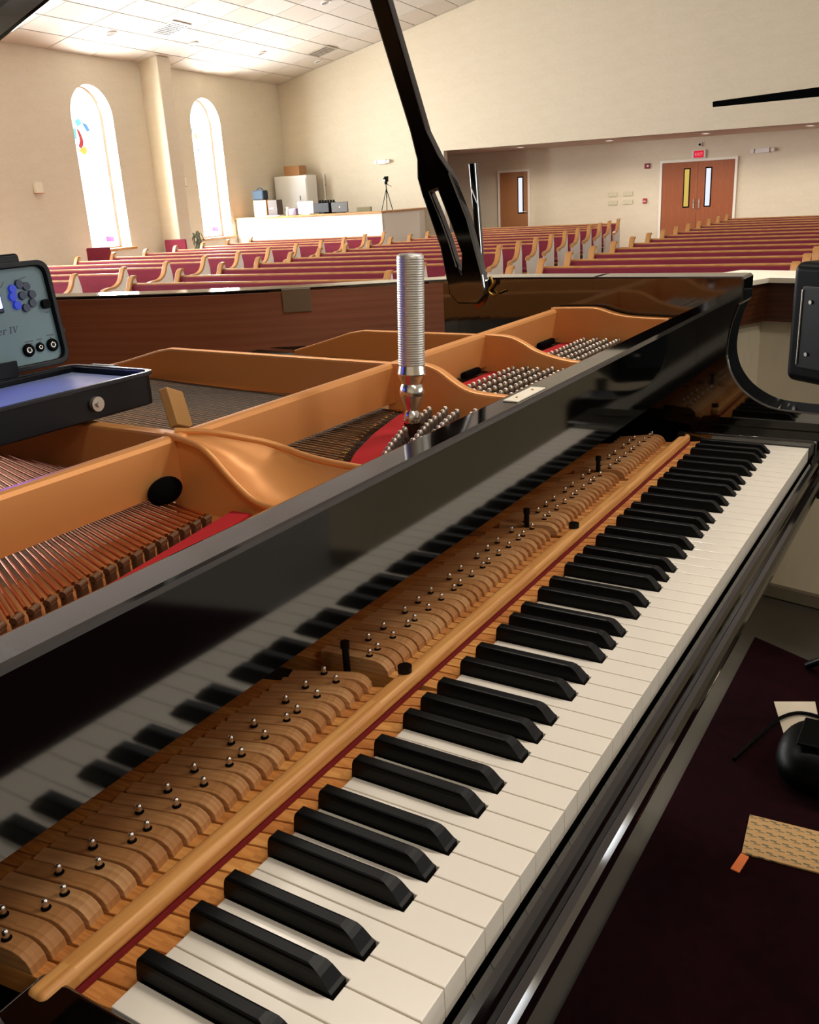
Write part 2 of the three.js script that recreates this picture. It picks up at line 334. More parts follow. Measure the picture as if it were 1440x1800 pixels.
function whiteGeo(kind, left, right) {            // left/right: notch edges measured from the key's centre, or null
  if (whiteGeos[kind]) return whiteGeos[kind];
  const h = PITCHX / 2 - 0.00045, zc = -0.0475, b = 0.0006;
  const s = [[-h, 0], [h, 0]];
  if (right !== null) s.push([h, zc], [right, zc], [right, ZB]); else s.push([h, ZB]);
  if (left !== null) s.push([left, ZB], [left, zc], [-h, zc]); else s.push([-h, ZB]);
  return whiteGeos[kind] = upright(plan(s), -0.0215, 0, b);
}
function stickGeo(x0, x1) {                       // from the key's tail to behind the balance rail, relative to x0
  const z0 = ZB + 0.0005, z1 = -0.345, k = (x1 - x0) / (-0.235 - ZB), h0 = STICK / 2 - 0.0008, h1 = 0.0056, X = z => k * (z - ZB);
  const c = (z, h) => [[X(z) - h, z], [X(z) + h, z]];
  const a = c(z0, h0), m = c(-0.235, h1), e = c(z1, h1);
  return metreUV(upright(plan([a[0], a[1], m[1], e[1], e[0], m[0]]), -0.02, -0.0022, 0.0004), 'z', 0.16);
}
const buttonGeo = alongX([[-0.278, -0.0025], [-0.278, 0.0085], [-0.226, 0.0108], [-0.2185, 0.0105], [-0.2135, 0.009], [-0.2095, 0.0062], [-0.2070, 0.0026], [-0.2062, -0.0025]], -0.0058, 0.0058, 0.0005);
buttonGeo.translate(0, 0, 0.235); metreUV(buttonGeo, 'z', 0.16);
const holeGeo = cyl(0.0031, 0.0031, 0.0004, 14), pinGeo = new THREE.LatheGeometry([[0, 0], [0.0021, 0], [0.0021, 0.0052], [0.0017, 0.0066], [0.0008, 0.0073], [0, 0.0075]].map(p => new THREE.Vector2(...p)), 12);
{
  let white = 0;
  for (let i = 0; i < 88; i++) {
    const nm = NAMES[i % 12], isBlack = nm.length > 1, cx = (i + 0.5) * STICK;
    let key;
    if (isBlack) {
      key = part('black_key', blackGeo, M.keyBlack, piano, white * PITCHX + BOFF[nm], Y, 0);
    } else {
      const x = (white + 0.5) * PITCHX, bw = 0.0077;
      const pb = i > 0 ? NAMES[(i + 11) % 12] : '', nb = i < 87 ? NAMES[(i + 1) % 12] : '';
      const left = pb.length > 1 ? -PITCHX / 2 + BOFF[pb] + bw : null, right = nb.length > 1 ? PITCHX / 2 + BOFF[nb] - bw : null;
      key = part('white_key', whiteGeo(nm + (i === 0 ? '0' : i === 87 ? '8' : ''), left, right), M.keyWhite, piano, x, Y, 0);
      white++;
    }
    const kx = key.position.x, px = pinX(i), wood = keyWoods[Math.floor(rnd() * 4)];
    part('key_stick', stickGeo(cx, px), wood, key, cx - kx, 0, 0);
    const b = part('key_button', buttonGeo, buttonWoods[Math.floor(rnd() * 3)], key, px - kx, (rnd() - 0.5) * 0.0008, -0.235);
    b.rotation.y = Math.atan((px - cx) / (-0.235 - ZB));
    const pz = isBlack ? -0.2465 : -0.2285, pxx = px - kx + (px - cx) / (-0.235 - ZB) * (pz + 0.235);
    part('pin_bushing', holeGeo, M.feltBlack, key, pxx, 0.0112, pz);
    part('balance_pin', pinGeo, M.chrome, key, pxx, 0.0105, pz);
  }
}
P('key_stop_rail', metreUV(rbox(1.222, 0.0128, 0.0152, 0.0046, 0.588, 0.0082, -0.1785, 4), 'x', 0.3), M.railWood);
P('rail_felt', box(1.222, 0.0036, 0.0142, 0.588, 0.0001, -0.1782), M.railFelt);
for (const x of [0.351, 0.732, 1.185]) P('rail_nut', cyl(0.0062, 0.0062, 0.006, 14, x, 0.0170, -0.1815), M.blackMetal);
for (const x of [0.3475, 0.7275, 0.9715]) {
  P('action_bolt', merge([cyl(0.0032, 0.0032, 0.044, 12, x, 0.004, -0.24), cyl(0.0045, 0.0045, 0.006, 6, x, 0.0285, -0.24)]), M.blackMetal);
}
// cast plate
P('plate_bed', upright(plan([[XBI + 0.001, -0.232], [XTI - 0.002, -0.232], [XTI - 0.002, -0.425], [XBI + 0.001, -0.425]]), 0.108, 0.124), M.plate);
P('plate_web', alongX([[-0.4235, 0.148], [-0.4235, 0.192], [-0.4255, 0.1955], [-0.429, 0.197], [-0.434, 0.197], [-0.4375, 0.1955], [-0.4385, 0.192], [-0.4385, 0.148]], XBI + 0.003, XTI - 0.004, 0), M.plate);
function wing(pts, x, t, low) {                    // plate rib in front of the web
  const o = smooth(pts, 26);
  return P('plate_wing', alongX([...o, [o[o.length - 1][0], low], [o[0][0], low]], x - t / 2, x + t / 2, 0.003), M.plate);
}
wing([[-0.436, 0.197], [-0.41, 0.1985], [-0.381, 0.198], [-0.36, 0.192], [-0.339, 0.179], [-0.321, 0.170], [-0.296, 0.166], [-0.232, 0.164]], 0.742, 0.015, 0.112);
wing([[-0.436, 0.195], [-0.404, 0.1945], [-0.383, 0.192], [-0.365, 0.185], [-0.344, 0.174], [-0.317, 0.166], [-0.285, 0.161], [-0.232, 0.159]], 0.997, 0.015, 0.112);
wing([[-0.436, 0.199], [-0.40, 0.2], [-0.356, 0.2], [-0.326, 0.192], [-0.296, 0.187], [-0.24, 0.185], [-0.232, 0.185]], 1.272, 0.022, 0.112);
{ // the broad bass rib: a scooped surface between two raised edges
  const A = smooth([[-0.436, 0.196], [-0.412, 0.193], [-0.388, 0.186], [-0.366, 0.167], [-0.342, 0.148], [-0.318, 0.141], [-0.232, 0.139]], 30);
  const B = smooth([[-0.436, 0.197], [-0.405, 0.193], [-0.376, 0.184], [-0.350, 0.174], [-0.320, 0.168], [-0.285, 0.165], [-0.232, 0.163]], 30);
  const xa = 0.358, pos = [], idx = [], n = 14;
  for (let i = 0; i <= 30; i++) for (let j = 0; j <= n; j++) {
    const t = j / n, f = i / 30, wide = 0.012 + 0.055 * Math.min(1, f * 2.2);
    const z = A[i][0] + (B[i][0] - A[i][0]) * t, edge = Math.min(1, 6 * Math.min(t, 1 - t));
    const y = A[i][1] + (B[i][1] - A[i][1]) * t - 0.014 * Math.sin(Math.PI * t) * edge * Math.min(1, f * 2.5);
    pos.push(xa + wide * t, y, z);
  }
  for (let i = 0; i < 30; i++) for (let j = 0; j < n; j++) { const a = i * (n + 1) + j, b = a + n + 1; idx.push(a, b, b + 1, a, b + 1, a + 1); }
  // side skirts down to the bed
  const base = pos.length / 3, m = pos.length;
  for (const j of [0, n]) for (let i = 0; i <= 30; i++) { const k = (i * (n + 1) + j) * 3; pos.push(pos[k], pos[k + 1], pos[k + 2], pos[k], 0.112, pos[k + 2]); }
  for (const s of [0, 1]) for (let i = 0; i < 30; i++) { const a = base + s * 62 + i * 2; s ? idx.push(a, a + 1, a + 3, a, a + 3, a + 2) : idx.push(a, a + 3, a + 1, a, a + 2, a + 3); }
  const g = new THREE.BufferGeometry(); g.setAttribute('position', new THREE.Float32BufferAttribute(pos, 3)); g.setIndex(idx);
  g.setAttribute('uv', new THREE.Float32BufferAttribute(new Float32Array(pos.length / 3 * 2), 2)); g.computeVertexNormals();
  const mt = M.plate.clone(); mt.side = THREE.DoubleSide;
  P('plate_wing', g, mt);
  for (const [C, x0, grow] of [[A, xa, 0], [B, xa + 0.012, 0.055]]) P('rib_edge', tube(C.filter((_, i) => i % 3 === 0).map(([z, y], k) => [x0 + grow * Math.min(1, k * 3 / 30 * 2.2), y + 0.0005, z]), 0.0035, 40, 8), M.plate);
}
// struts running back from the web: [x at web, x at end, z where it starts to fall, z end]
for (const [x0, x1, zf, ze, top, t] of [[0.372, 0.40, -0.62, -0.95, 0.196, 0.016], [0.748, 0.80, -0.86, -1.06, 0.196, 0.012], [0.998, 1.035, -0.66, -0.82, 0.194, 0.012]]) {
  const k = (x1 - x0) / (ze + 0.436);
  const side = [[-0.434, 0.148], [-0.434, top], [zf, top - 0.003], [zf - 0.03, top - 0.008], [(zf + ze) / 2 - 0.02, 0.166], [ze, 0.15], [ze, 0.128]];
  const g = alongX(side, -t / 2, t / 2, 0.003), p = g.attributes.position;
  for (let i = 0; i < p.count; i++) p.setX(i, p.getX(i) + x0 + k * (p.getZ(i) + 0.436));
  g.computeVertexNormals(); P('plate_strut', g, M.plate);
}
// felts, agraffes, pins and strings
const agr2 = x => { const c = [[0.40, -0.292], [0.452, -0.321], [0.538, -0.364], [0.615, -0.391], [0.708, -0.414], [0.75, -0.42]]; for (let i = 0; i + 1 < c.length; i++) if (x <= c[i + 1][0]) return c[i][1] + (c[i + 1][1] - c[i][1]) * (x - c[i][0]) / (c[i + 1][0] - c[i][0]); return -0.42; };
const ribbon = (top, bot, y0, y1) => upright(plan([...top, ...[...bot].reverse()]), y0, y1, 0.0015);
P('string_felt', ribbon([[0.02, -0.314], [0.19, -0.331], [0.352, -0.358]], [[0.02, -0.292], [0.2, -0.309], [0.352, -0.336]], 0.124, 0.1355), M.redFelt);
{
  const xs = []; for (let x = 0.42; x <= 0.73; x += 0.02) xs.push(x);
  P('string_felt', ribbon(xs.map(x => [x, agr2(x) + 0.012]), xs.map(x => [x, agr2(x) + 0.038 + 0.012 * Math.sin((x - 0.42) / 0.31 * Math.PI)]), 0.124, 0.1405), M.redFelt);
}
P('string_felt', ribbon([[0.755, -0.416], [0.988, -0.416]], [[0.755, -0.386], [0.988, -0.386]], 0.124, 0.1415), M.redFelt);
P('string_felt', ribbon([[1.006, -0.416], [1.26, -0.413]], [[1.006, -0.39], [1.26, -0.388]], 0.124, 0.1415), M.redFelt);
const agrGeo = merge([rbox(0.010, 0.016, 0.006, 0.002, 0, 0.008, 0), cyl(0.003, 0.003, 0.01, 8).rotateZ(Math.PI / 2).translate(0, 0.016, 0)]);
for (let k = 0; k < 22; k++) {                   // bass choirs: two copper-wound strings through one agraffe
  const x = 0.006 + 0.0147 * k, z = -0.328 - 0.105 * (x - 0.07), slope = 0.58 - 0.36 * k / 21;
  const a = part('agraffe', agrGeo, M.agraffe, piano, x, Y + 0.124, z); a.rotation.y = Math.atan(slope);
  for (const s of [-1, 1]) {
    const xs = x + s * 0.0033, L = 0.9, zz = z - 0.004;
    P('bass_string', rod([xs, 0.1415, zz], [xs + slope * 0.35, 0.143, zz - 0.35], 0.0016, 7), M.copper);
    P('bass_string', rod([xs + slope * 0.35, 0.143, zz - 0.35], [xs + slope * L, 0.146, zz - L], 0.0015, 5), M.copper);
  }
}
const coilGeo = new THREE.LatheGeometry([[0.0036, 0.001], [0.0046, 0.004], [0.0047, 0.015], [0.0036, 0.017]].map(p => new THREE.Vector2(...p)), 10), coilMat = std('#4a3a30', 0.5, { metalness: 0.5 });
const pinTop = new THREE.LatheGeometry([[0.0033, 0], [0.0033, 0.022], [0.0036, 0.0225], [0.0037, 0.025], [0.0031, 0.0275], [0.0017, 0.029], [0, 0.0293]].map(p => new THREE.Vector2(...p)), 12);
{
  const strings = [], add = (x, z0, z1, x2, z2) => { strings.push(rod([x, 0.1315, z0], [x, 0.141, z1], 0.0005, 4), rod([x, 0.141, z1], [x2, 0.1435, z2], 0.0005, 4)); };
  const row = (x0, x1, dx, agr, rows, front) => {
    for (let c = 0, x = x0; x <= x1; x += dx, c++) for (let r = 0; r < rows; r++) {
      const xx = x + (r % 2) * dx * 0.5 + (rnd() - 0.5) * 0.0012, z = front(x) + r * 0.0195 + (rnd() - 0.5) * 0.0015, za = agr(xx);
      if (xx > x1 + dx * 0.6 || z > -0.24) continue;
      const m = part('tuning_pin', pinTop, M.pinSteel, piano, xx, Y + 0.124, z); m.rotation.x = -0.1; part('string_coil', coilGeo, coilMat, m);
      const fan = 0.06;
      for (const s of [-1, 1]) add(xx + s * 0.0022 + 0.003, z - 0.004, za - 0.002, xx + s * 0.0022 + 0.003 + fan, za - 0.5);
    }
  };
  row(0.47, 0.722, 0.0158, agr2, 4, x => agr2(x) + 0.058);
  row(0.765, 0.978, 0.0152, () => -0.421, 5, () => -0.372);
  row(1.018, 1.25, 0.0152, () => -0.419, 5, () => -0.366);
  const sg = P('treble_strings', merge(strings), M.stringSteel); sg.userData.kind = 'stuff';
  const beads = []; for (let x = 0.42; x < 0.735; x += 0.0128) beads.push(rbox(0.0075, 0.017, 0.007, 0.002, x, 0.1325, agr2(x)));
  for (const g of beads) P('agraffe', g, M.brass);
}
P('damper_felt', new THREE.SphereGeometry(1, 18, 12).scale(0.02, 0.013, 0.009).translate(0.33, 0.153, -0.4165), M.feltBlack);
P('damper_felt', rbox(0.05, 0.010, 0.010, 0.004, 0.93, 0.149, -0.418), M.feltBlack);
P('damper_felt', rbox(0.06, 0.010, 0.010, 0.004, 1.2, 0.149, -0.418), M.feltBlack);
// rim fittings
{ const g = rbox(0.003, 0.042, 0.052, 0.0012, 0, 0, 0).rotateY(0.56).translate(1.103, 0.2265, -0.862);
  const h = P('hinge_plate', g, std('#8d8474', 0.45, { metalness: 0.8 })); }
// lid, prop and short prop
{
  const th = 0.569, g = upright(plan([[0, -0.48], [1.492, -0.48], ...bentS.filter(p => p[1] < -0.49).map(([x, z]) => [x - XB, z])]), 0, 0.022, 0.004);
  g.rotateZ(th).translate(XB, RIM + 0.004, 0); P('lid', g, M.piano);
  const stick = [[-0.766, 0.716], [-0.698, 0.502], [-0.686, 0.453], [-0.687, 0.423], [-0.679, 0.395], [-0.646, 0.304], [-0.631, 0.222], [-0.614, 0.205], [-0.574, 0.205], [-0.557, 0.222], [-0.562, 0.256], [-0.588, 0.351], [-0.621, 0.429], [-0.641, 0.456], [-0.664, 0.499], [-0.728, 0.711], [-0.875, 1.185], [-0.912, 1.185]];
  const sh = poly(stick.map(([z, y]) => [-z, y]));
  const slot = new THREE.Path(); [[-0.661, 0.398], [-0.647, 0.402], [-0.623, 0.344], [-0.6035, 0.294], [-0.604, 0.258], [-0.612, 0.27], [-0.627, 0.317], [-0.642, 0.355]].forEach(([z, y], i) => i ? slot.lineTo(-z, y) : slot.moveTo(-z, y)); slot.closePath(); sh.holes.push(slot);
  P('lid_prop', extrude(sh, 0.02, 0.003).rotateY(Math.PI / 2).translate(1.254, 0, 0), M.piano);
  P('short_prop', alongX([[-0.6035, 0.442], [-0.5905, 0.442], [-0.583, 0.3], [-0.582, 0.249], [-0.592, 0.249], [-0.594, 0.3]], 1.292, 1.304, 0.002), M.piano);
  P('prop_hinge', merge([cyl(0.031, 0.031, 0.004, 28).rotateZ(Math.PI / 2).translate(1.2755, 0.2235, -0.594), cyl(0.006, 0.006, 0.012, 14).rotateZ(Math.PI / 2).translate(1.275, 0.216, -0.594)]), M.copper);
  P('prop_catch', tube([[1.266, 0.252, -0.553], [1.266, 0.24, -0.548], [1.266, 0.226, -0.556], [1.266, 0.219, -0.548], [1.266, 0.224, -0.536]], 0.0025, 20, 8), M.brass);
}
// legs and pedal lyre
for (const [x, z] of [[0.0, -0.22], [1.2, -0.3], [0.35, -1.75]]) P('leg', merge([rbox(0.13, 0.06, 0.13, 0.01, x, -0.13, z), new THREE.CylinderGeometry(0.055, 0.04, 0.5, 6).translate(x, -0.41, z), cyl(0.03, 0.03, 0.06, 16, x, -0.69, z)]), M.piano);
P('pedal_lyre', merge([box(0.03, 0.52, 0.03, 0.52, -0.36, -0.5), box(0.03, 0.52, 0.03, 0.68, -0.36, -0.5), rbox(0.3, 0.09, 0.14, 0.01, 0.6, -0.63, -0.5)]), M.piano);
for (const x of [0.53, 0.6, 0.67]) P('pedal', rbox(0.022, 0.01, 0.11, 0.004, x, -0.645, -0.39), M.brass);

/* ---------------------------------------- tuner's tools lying in the piano */
{ // tuning lever standing on a tuning pin
  const t = thing('tuning_lever', 'upright silver tuning lever with knurled grip standing on a tuning pin', 'tuning lever', V3(0.630, KEY + 0.128, -0.336));
  t.rotation.set(0.02, 0, -0.045);
  const lathe = (pts, n = 32) => new THREE.LatheGeometry(pts.map(p => new THREE.Vector2(...p)), n);
  part('socket_tip', lathe([[0.0046, 0.0], [0.0085, 0.0], [0.0088, 0.003], [0.0088, 0.02], [0.0096, 0.022], [0.0096, 0.024]]), std('#4a2c1e', 0.35, { metalness: 0.7 }), t);
  part('head', lathe([[0.0084, 0.024], [0.0097, 0.027], [0.0099, 0.031], [0.0088, 0.036], [0.0064, 0.039], [0.0066, 0.0395], [0.0122, 0.053], [0.0136, 0.056], [0.0138, 0.061], [0.0126, 0.066], [0.0108, 0.069]]), M.chrome, t);
  part('ferrule', lathe([[0.0108, 0.069], [0.0112, 0.0695], [0.0158, 0.079], [0.0158, 0.081], [0.0145, 0.088], [0.0143, 0.090]]), M.chrome, t);
  const pts = [[0.0143, 0.090]]; for (let i = 0; i < 45; i++) { const y = 0.0905 + i * 0.00255; pts.push([0.0147, y], [0.0147, y + 0.0014], [0.0144, y + 0.0018], [0.0144, y + 0.0023]); }
  pts.push([0.0142, 0.2065], [0.0122, 0.2085], [0, 0.2095]);
  part('knurled_grip', lathe(pts, 40), std('#dad7d0', 0.42, { metalness: 0.8 }), t);
}
{ // open electronic tuning device
  const t = thing('tuning_device', 'open black case with pale blue control panel and glowing screen resting inside piano', 'tuning device', V3(0.345, KEY + 0.1975, -0.62));
  const caseMat = new THREE.MeshPhysicalMaterial({ color: '#05070c', roughness: 0.35, specularIntensity: 0.5 }), L = 0.235, W = 0.132;
  const ringShape = (w, d, r) => { const s = new THREE.Shape(); s.moveTo(-w + r, -d); s.lineTo(w - r, -d); s.quadraticCurveTo(w, -d, w, -d + r); s.lineTo(w, d - r); s.quadraticCurveTo(w, d, w - r, d); s.lineTo(-w + r, d); s.quadraticCurveTo(-w, d, -w, d - r); s.lineTo(-w, -d + r); s.quadraticCurveTo(-w, -d, -w + r, -d); return s; };
  part('base_floor', upright(ringShape(L / 2 - 0.004, W / 2 - 0.004, 0.014), 0, 0.006), caseMat, t);
  const rs = ringShape(L / 2, W / 2, 0.016); rs.holes.push(ringShape(L / 2 - 0.005, W / 2 - 0.005, 0.012));
  part('base_wall', upright(rs, 0.0, 0.034, 0.0015), caseMat, t);
  const lip = ringShape(L / 2 + 0.003, W / 2 + 0.003, 0.018); lip.holes.push(ringShape(L / 2 - 0.002, W / 2 - 0.002, 0.014));
  part('base_lip', upright(lip, 0.031, 0.0355, 0.001), std('#2a2d33', 0.2), t);
  part('base_tray', rbox(L - 0.014, 0.004, W - 0.014, 0.002, 0, 0.026, 0), std('#93a3c0', 0.3), t);
  part('front_latch', merge([cyl(0.0075, 0.0075, 0.005, 20).rotateX(Math.PI / 2).translate(0.035, 0.016, W / 2 + 0.002), cyl(0.003, 0.003, 0.008, 12).rotateX(Math.PI / 2).translate(0.035, 0.016, W / 2 + 0.003)]), std('#b9b8ae', 0.3, { metalness: 0.8 }), t);
  part('side_latch', rbox(0.01, 0.012, 0.042, 0.003, L / 2 + 0.006, 0.03, -0.02), caseMat, t);
  part('hinge', merge([cyl(0.004, 0.004, 0.05, 12).rotateZ(Math.PI / 2).translate(0.02, 0.038, -W / 2 - 0.002), box(0.05, 0.016, 0.004, 0.02, 0.044, -W / 2 + 0.002)]), caseMat, t);
  // lid half, standing up
  const lid = new THREE.Group(); lid.name = 'case_lid'; lid.position.set(0, 0.037, -W / 2 - 0.001); lid.rotation.x = -0.10; t.add(lid);
  const ls = ringShape(L / 2, 0.0575, 0.016); ls.holes.push(ringShape(L / 2 - 0.006, 0.0515, 0.012));
  part('lid_rim', extrude(ls, 0.022, 0.001).translate(0, 0.0585, -0.02), caseMat, lid);
  part('lid_back', extrude(ringShape(L / 2 - 0.002, 0.0555, 0.014), 0.005).translate(0, 0.0585, -0.022), caseMat, lid);
  part('lid_catch', rbox(0.06, 0.012, 0.012, 0.004, 0.055, 0.119, -0.006), caseMat, lid);
  const ptex = canvasTexture(1024, 512, (c, w, h) => {
    c.fillStyle = '#7a979e'; c.fillRect(0, 0, w, h);
    c.fillStyle = '#3b4756';
    c.font = 'italic bold 48px serif'; c.textAlign = 'right'; c.fillText('er IV', 800, 334);
    c.lineWidth = 5; c.strokeStyle = '#4a5866';
    c.translate(150, 0); for (const [x0, y0, x1, y1] of [[614, 92, 640, 62], [700, 58, 738, 84], [716, 62, 770, 50], [570, 62, 606, 56]]) { c.beginPath(); c.moveTo(x0, y0); c.lineTo(x1, y1); c.stroke(); }
    c.fillStyle = '#5a6a76'; for (const [x, y, ww] of [[672, 388, 52], [686, 402, 28], [742, 386, 34], [752, 400, 18], [806, 374, 48], [824, 388, 10], [834, 248, 26]]) c.fillRect(x, y, ww, 8);
  });
  const panel = part('control_panel', (() => { const g = new THREE.ShapeGeometry(ringShape(L / 2 - 0.0065, 0.051, 0.0115), 8); const p = g.attributes.position, uv = g.attributes.uv; for (let i = 0; i < p.count; i++) uv.setXY(i, (p.getX(i) + L / 2 - 0.0065) / (L - 0.013), (p.getY(i) + 0.051) / 0.102); return g.translate(0, 0.0585, -0.0035); })(), std('#ffffff', 0.45, { map: ptex }), lid);
  panel.name = 'control_panel';
  const at = (x, y) => [(x + 0.2196) * 1.019 - 0.2196 - 0.345, 0.395 + (y - 0.395) * 1.019 - 0.197 - 0.037 + 0.002];
  const put = (name, g, m, x, y, z = 0) => { const [a, b] = at(x, y); return part(name, g, m, lid, a, b, z); };
  const btn = cyl(0.0044, 0.0047, 0.003, 18).rotateX(Math.PI / 2);
  const dim = std('#33405c', 0.4), lit = new THREE.MeshStandardMaterial({ color: '#2a45b0', emissive: '#2440ff', emissiveIntensity: 0.25, roughness: 0.4 });
  for (const [x, y, k] of [[0.410, 0.326, 0], [0.418, 0.323, 0], [0.423, 0.314, 0], [0.421, 0.305, 0], [0.412, 0.301, 0], [0.402, 0.305, 1], [0.399, 0.314, 1], [0.401, 0.322, 1], [0.411, 0.314, 0]]) put('button', btn, k ? lit : dim, x, y, -0.002);
  put('knob', cyl(0.0052, 0.0052, 0.006, 20).rotateX(Math.PI / 2), M.black, 0.436, 0.302, -0.001);
  for (const [x, y] of [[0.448, 0.320], [0.450, 0.271]]) put('panel_screw', cyl(0.0036, 0.0036, 0.002, 16).rotateX(Math.PI / 2), std('#2b3a42', 0.5), x, y, -0.0025);
  for (const [x, y, r] of [[0.402, 0.257, 0.0072], [0.417, 0.258, 0.0052], [0.433, 0.258, 0.0072]]) {
    const j = put('jack', new THREE.TorusGeometry(r * 0.72, r * 0.28, 10, 24), M.black, x, y, -0.002);
    part('jack_collar', new THREE.TorusGeometry(r * 0.38, r * 0.14, 8, 20), M.chrome, j, 0, 0, 0.001);
  }
  put('screen_bezel', rbox(0.054, 0.028, 0.003, 0.002), std('#1a1c40', 0.4), 0.3585, 0.313, -0.0025);
  put('screen', rbox(0.046, 0.0185, 0.003, 0.0008), new THREE.MeshStandardMaterial({ color: '#101040', emissive: '#8fa0ff', emissiveIntensity: 4 }), 0.3605, 0.313, -0.0012);
  const sl = new THREE.RectAreaLight('#3028ff', 50, 0.046, 0.0185); sl.position.set(0.0155, 0.079, 0.004); sl.lookAt(0.0155, 0.079, 1); lid.add(sl);
  sl.rotation.set(0, Math.PI, 0);
}
tag(shade((() => { const m = part('tuning_wedge', metreUV(rbox(0.05, 0.048, 0.012, 0.002, 0, 0.024, 0), 'y', 0.1), std('#b98b50', 0.7), scene, 0.545, KEY + 0.144, -0.61); m.rotation.set(-0.32, 0.5, -0.18); return m; })()), 'small tan wedge block stuck between the strings behind the plate', 'wedge');

/* ============================================================ STAGE THINGS */
struct('floor_rug', upright(plan([[-2.2, -0.187], [1.985, -0.187], [1.72, 0.33], [1.3, 2.2], [-2.2, 2.2]]), STAGE - 0.004, STAGE + 0.008), M.carpet, V3(0, 0, 0), 0).userData = { kind: 'structure' };
{ // low wall with a wooden rail at the stage edge
  const corner = [2.31, -0.29], run = [[1.96, -0.43], corner, [2.235, 0.06], [2.0, 1.15]];
  const strip = (pts, a, b, y0, y1) => { // wall strip whose face lies a in front and back lies b behind the line
    const front = [], back = [];
    pts.forEach((p, i) => {
      const q = pts[Math.max(0, i - 1)], r = pts[Math.min(pts.length - 1, i + 1)];
      const n1 = [(p[1] - q[1]), -(p[0] - q[0])], n2 = [(r[1] - p[1]), -(r[0] - p[0])];
      const l1 = Math.hypot(...n1) || 1, l2 = Math.hypot(...n2) || 1; let n = [n1[0] / l1 + n2[0] / l2, n1[1] / l1 + n2[1] / l2]; const l = Math.hypot(...n); n = [n[0] / l, n[1] / l];
      const k = i && i < pts.length - 1 ? 1 / Math.max(0.5, (n[0] * n1[0] + n[1] * n1[1]) / l1) : 1;
      front.push([p[0] - n[0] * a * k, p[1] - n[1] * a * k]); back.push([p[0] + n[0] * b * k, p[1] + n[1] * b * k]);
    });
    return upright(plan([...front, ...back.reverse()]), y0, y1, 0);
  };
  const top = KEY + 0.137;
  const w = struct('wall_stage', metreUV(strip(run, 0, 0.11, STAGE - 0.005, top - 0.02), 'y', 2), M.wall, V3(0, 0, 0), 0);
  struct('trim_rail', metreUV(strip(run, 0.02, 0.12, top - 0.098, top), 'z', 0.4), M.darkWood, V3(0, 0, 0), 0);
  struct('trim_cap', strip(run, 0.03, 0.16, top, top + 0.012), M.cream, V3(0, 0, 0), 0);
  struct('baseboard_stage', strip(run, 0.018, 0.01, STAGE - 0.004, STAGE + 0.03), std('#6f6655', 0.6), V3(0, 0, 0), 0);
}
{ // black rack unit on a floor stand
  const t = thing('equipment_box', 'black equipment box with rounded corners and screws on a stand beside the piano', 'equipment', V3(1.80, STAGE, 0.025));
  t.rotation.y = -0.62;
  const y0 = 0.708;
  part('cabinet', rbox(0.20, 0.24, 0.26, 0.018, 0, y0 + 0.12, 0, 4), M.black, t);
  part('front_panel', rbox(0.008, 0.165, 0.20, 0.004, -0.1, y0 + 0.113, 0.005), M.blackMetal, t);
  part('edge_strip', rbox(0.004, 0.15, 0.0035, 0.0015, -0.1045, y0 + 0.113, -0.093), M.chrome, t);
  for (const [y, z] of [[0.165, -0.07], [0.062, -0.07], [0.165, 0.08], [0.062, 0.08]]) part('screw', cyl(0.004, 0.004, 0.004, 12).rotateZ(Math.PI / 2), M.steel, t, -0.105, y0 + y, z);
  part('stand_pole', cyl(0.014, 0.014, y0 - 0.02, 14, 0.02, y0 / 2, 0.12), M.blackMetal, t);
  part('stand_base', merge([rod([0.02, 0.2, 0.12], [-0.14, 0.015, 0.32], 0.009), rod([0.02, 0.2, 0.12], [0.24, 0.015, 0.28], 0.009), rod([0.02, 0.2, 0.12], [0.02, 0.015, -0.1], 0.009)]), M.blackMetal, t);
}
{ // boom stand beyond the low wall with its arm reaching into view
  const t = thing('boom_stand', 'black boom stand whose long arm reaches out above the pews', 'stand', V3(2.515, STAGE, -0.146));
  const A = [4.62 - 2.515, 0.7295 + 0.72, -1.0166 + 0.146], B = [0, 0.591 + 0.72, 0];
  part('boom_arm', (() => { const d = V3(A[0] - B[0], A[1] - B[1], A[2] - B[2]), L = d.length(); const g = rbox(0.022, 0.025, L + 0.1, 0.003, 0, 0, L / 2 - 0.05); g.applyQuaternion(new THREE.Quaternion().setFromUnitVectors(V3(0, 0, 1), d.normalize())); return g.translate(...B); })(), M.foam, t);
  part('upright_pole', cyl(0.012, 0.012, 1.3, 14, 0, 0.65, 0), M.blackMetal, t);
  part('clutch', rbox(0.045, 0.05, 0.045, 0.012, 0, B[1] - 0.01, 0), M.black, t);
  part('round_base', new THREE.LatheGeometry([[0, 0], [0.085, 0], [0.085, 0.012], [0.03, 0.022], [0, 0.022]].map(p => new THREE.Vector2(...p)), 28), M.blackMetal, t);
}
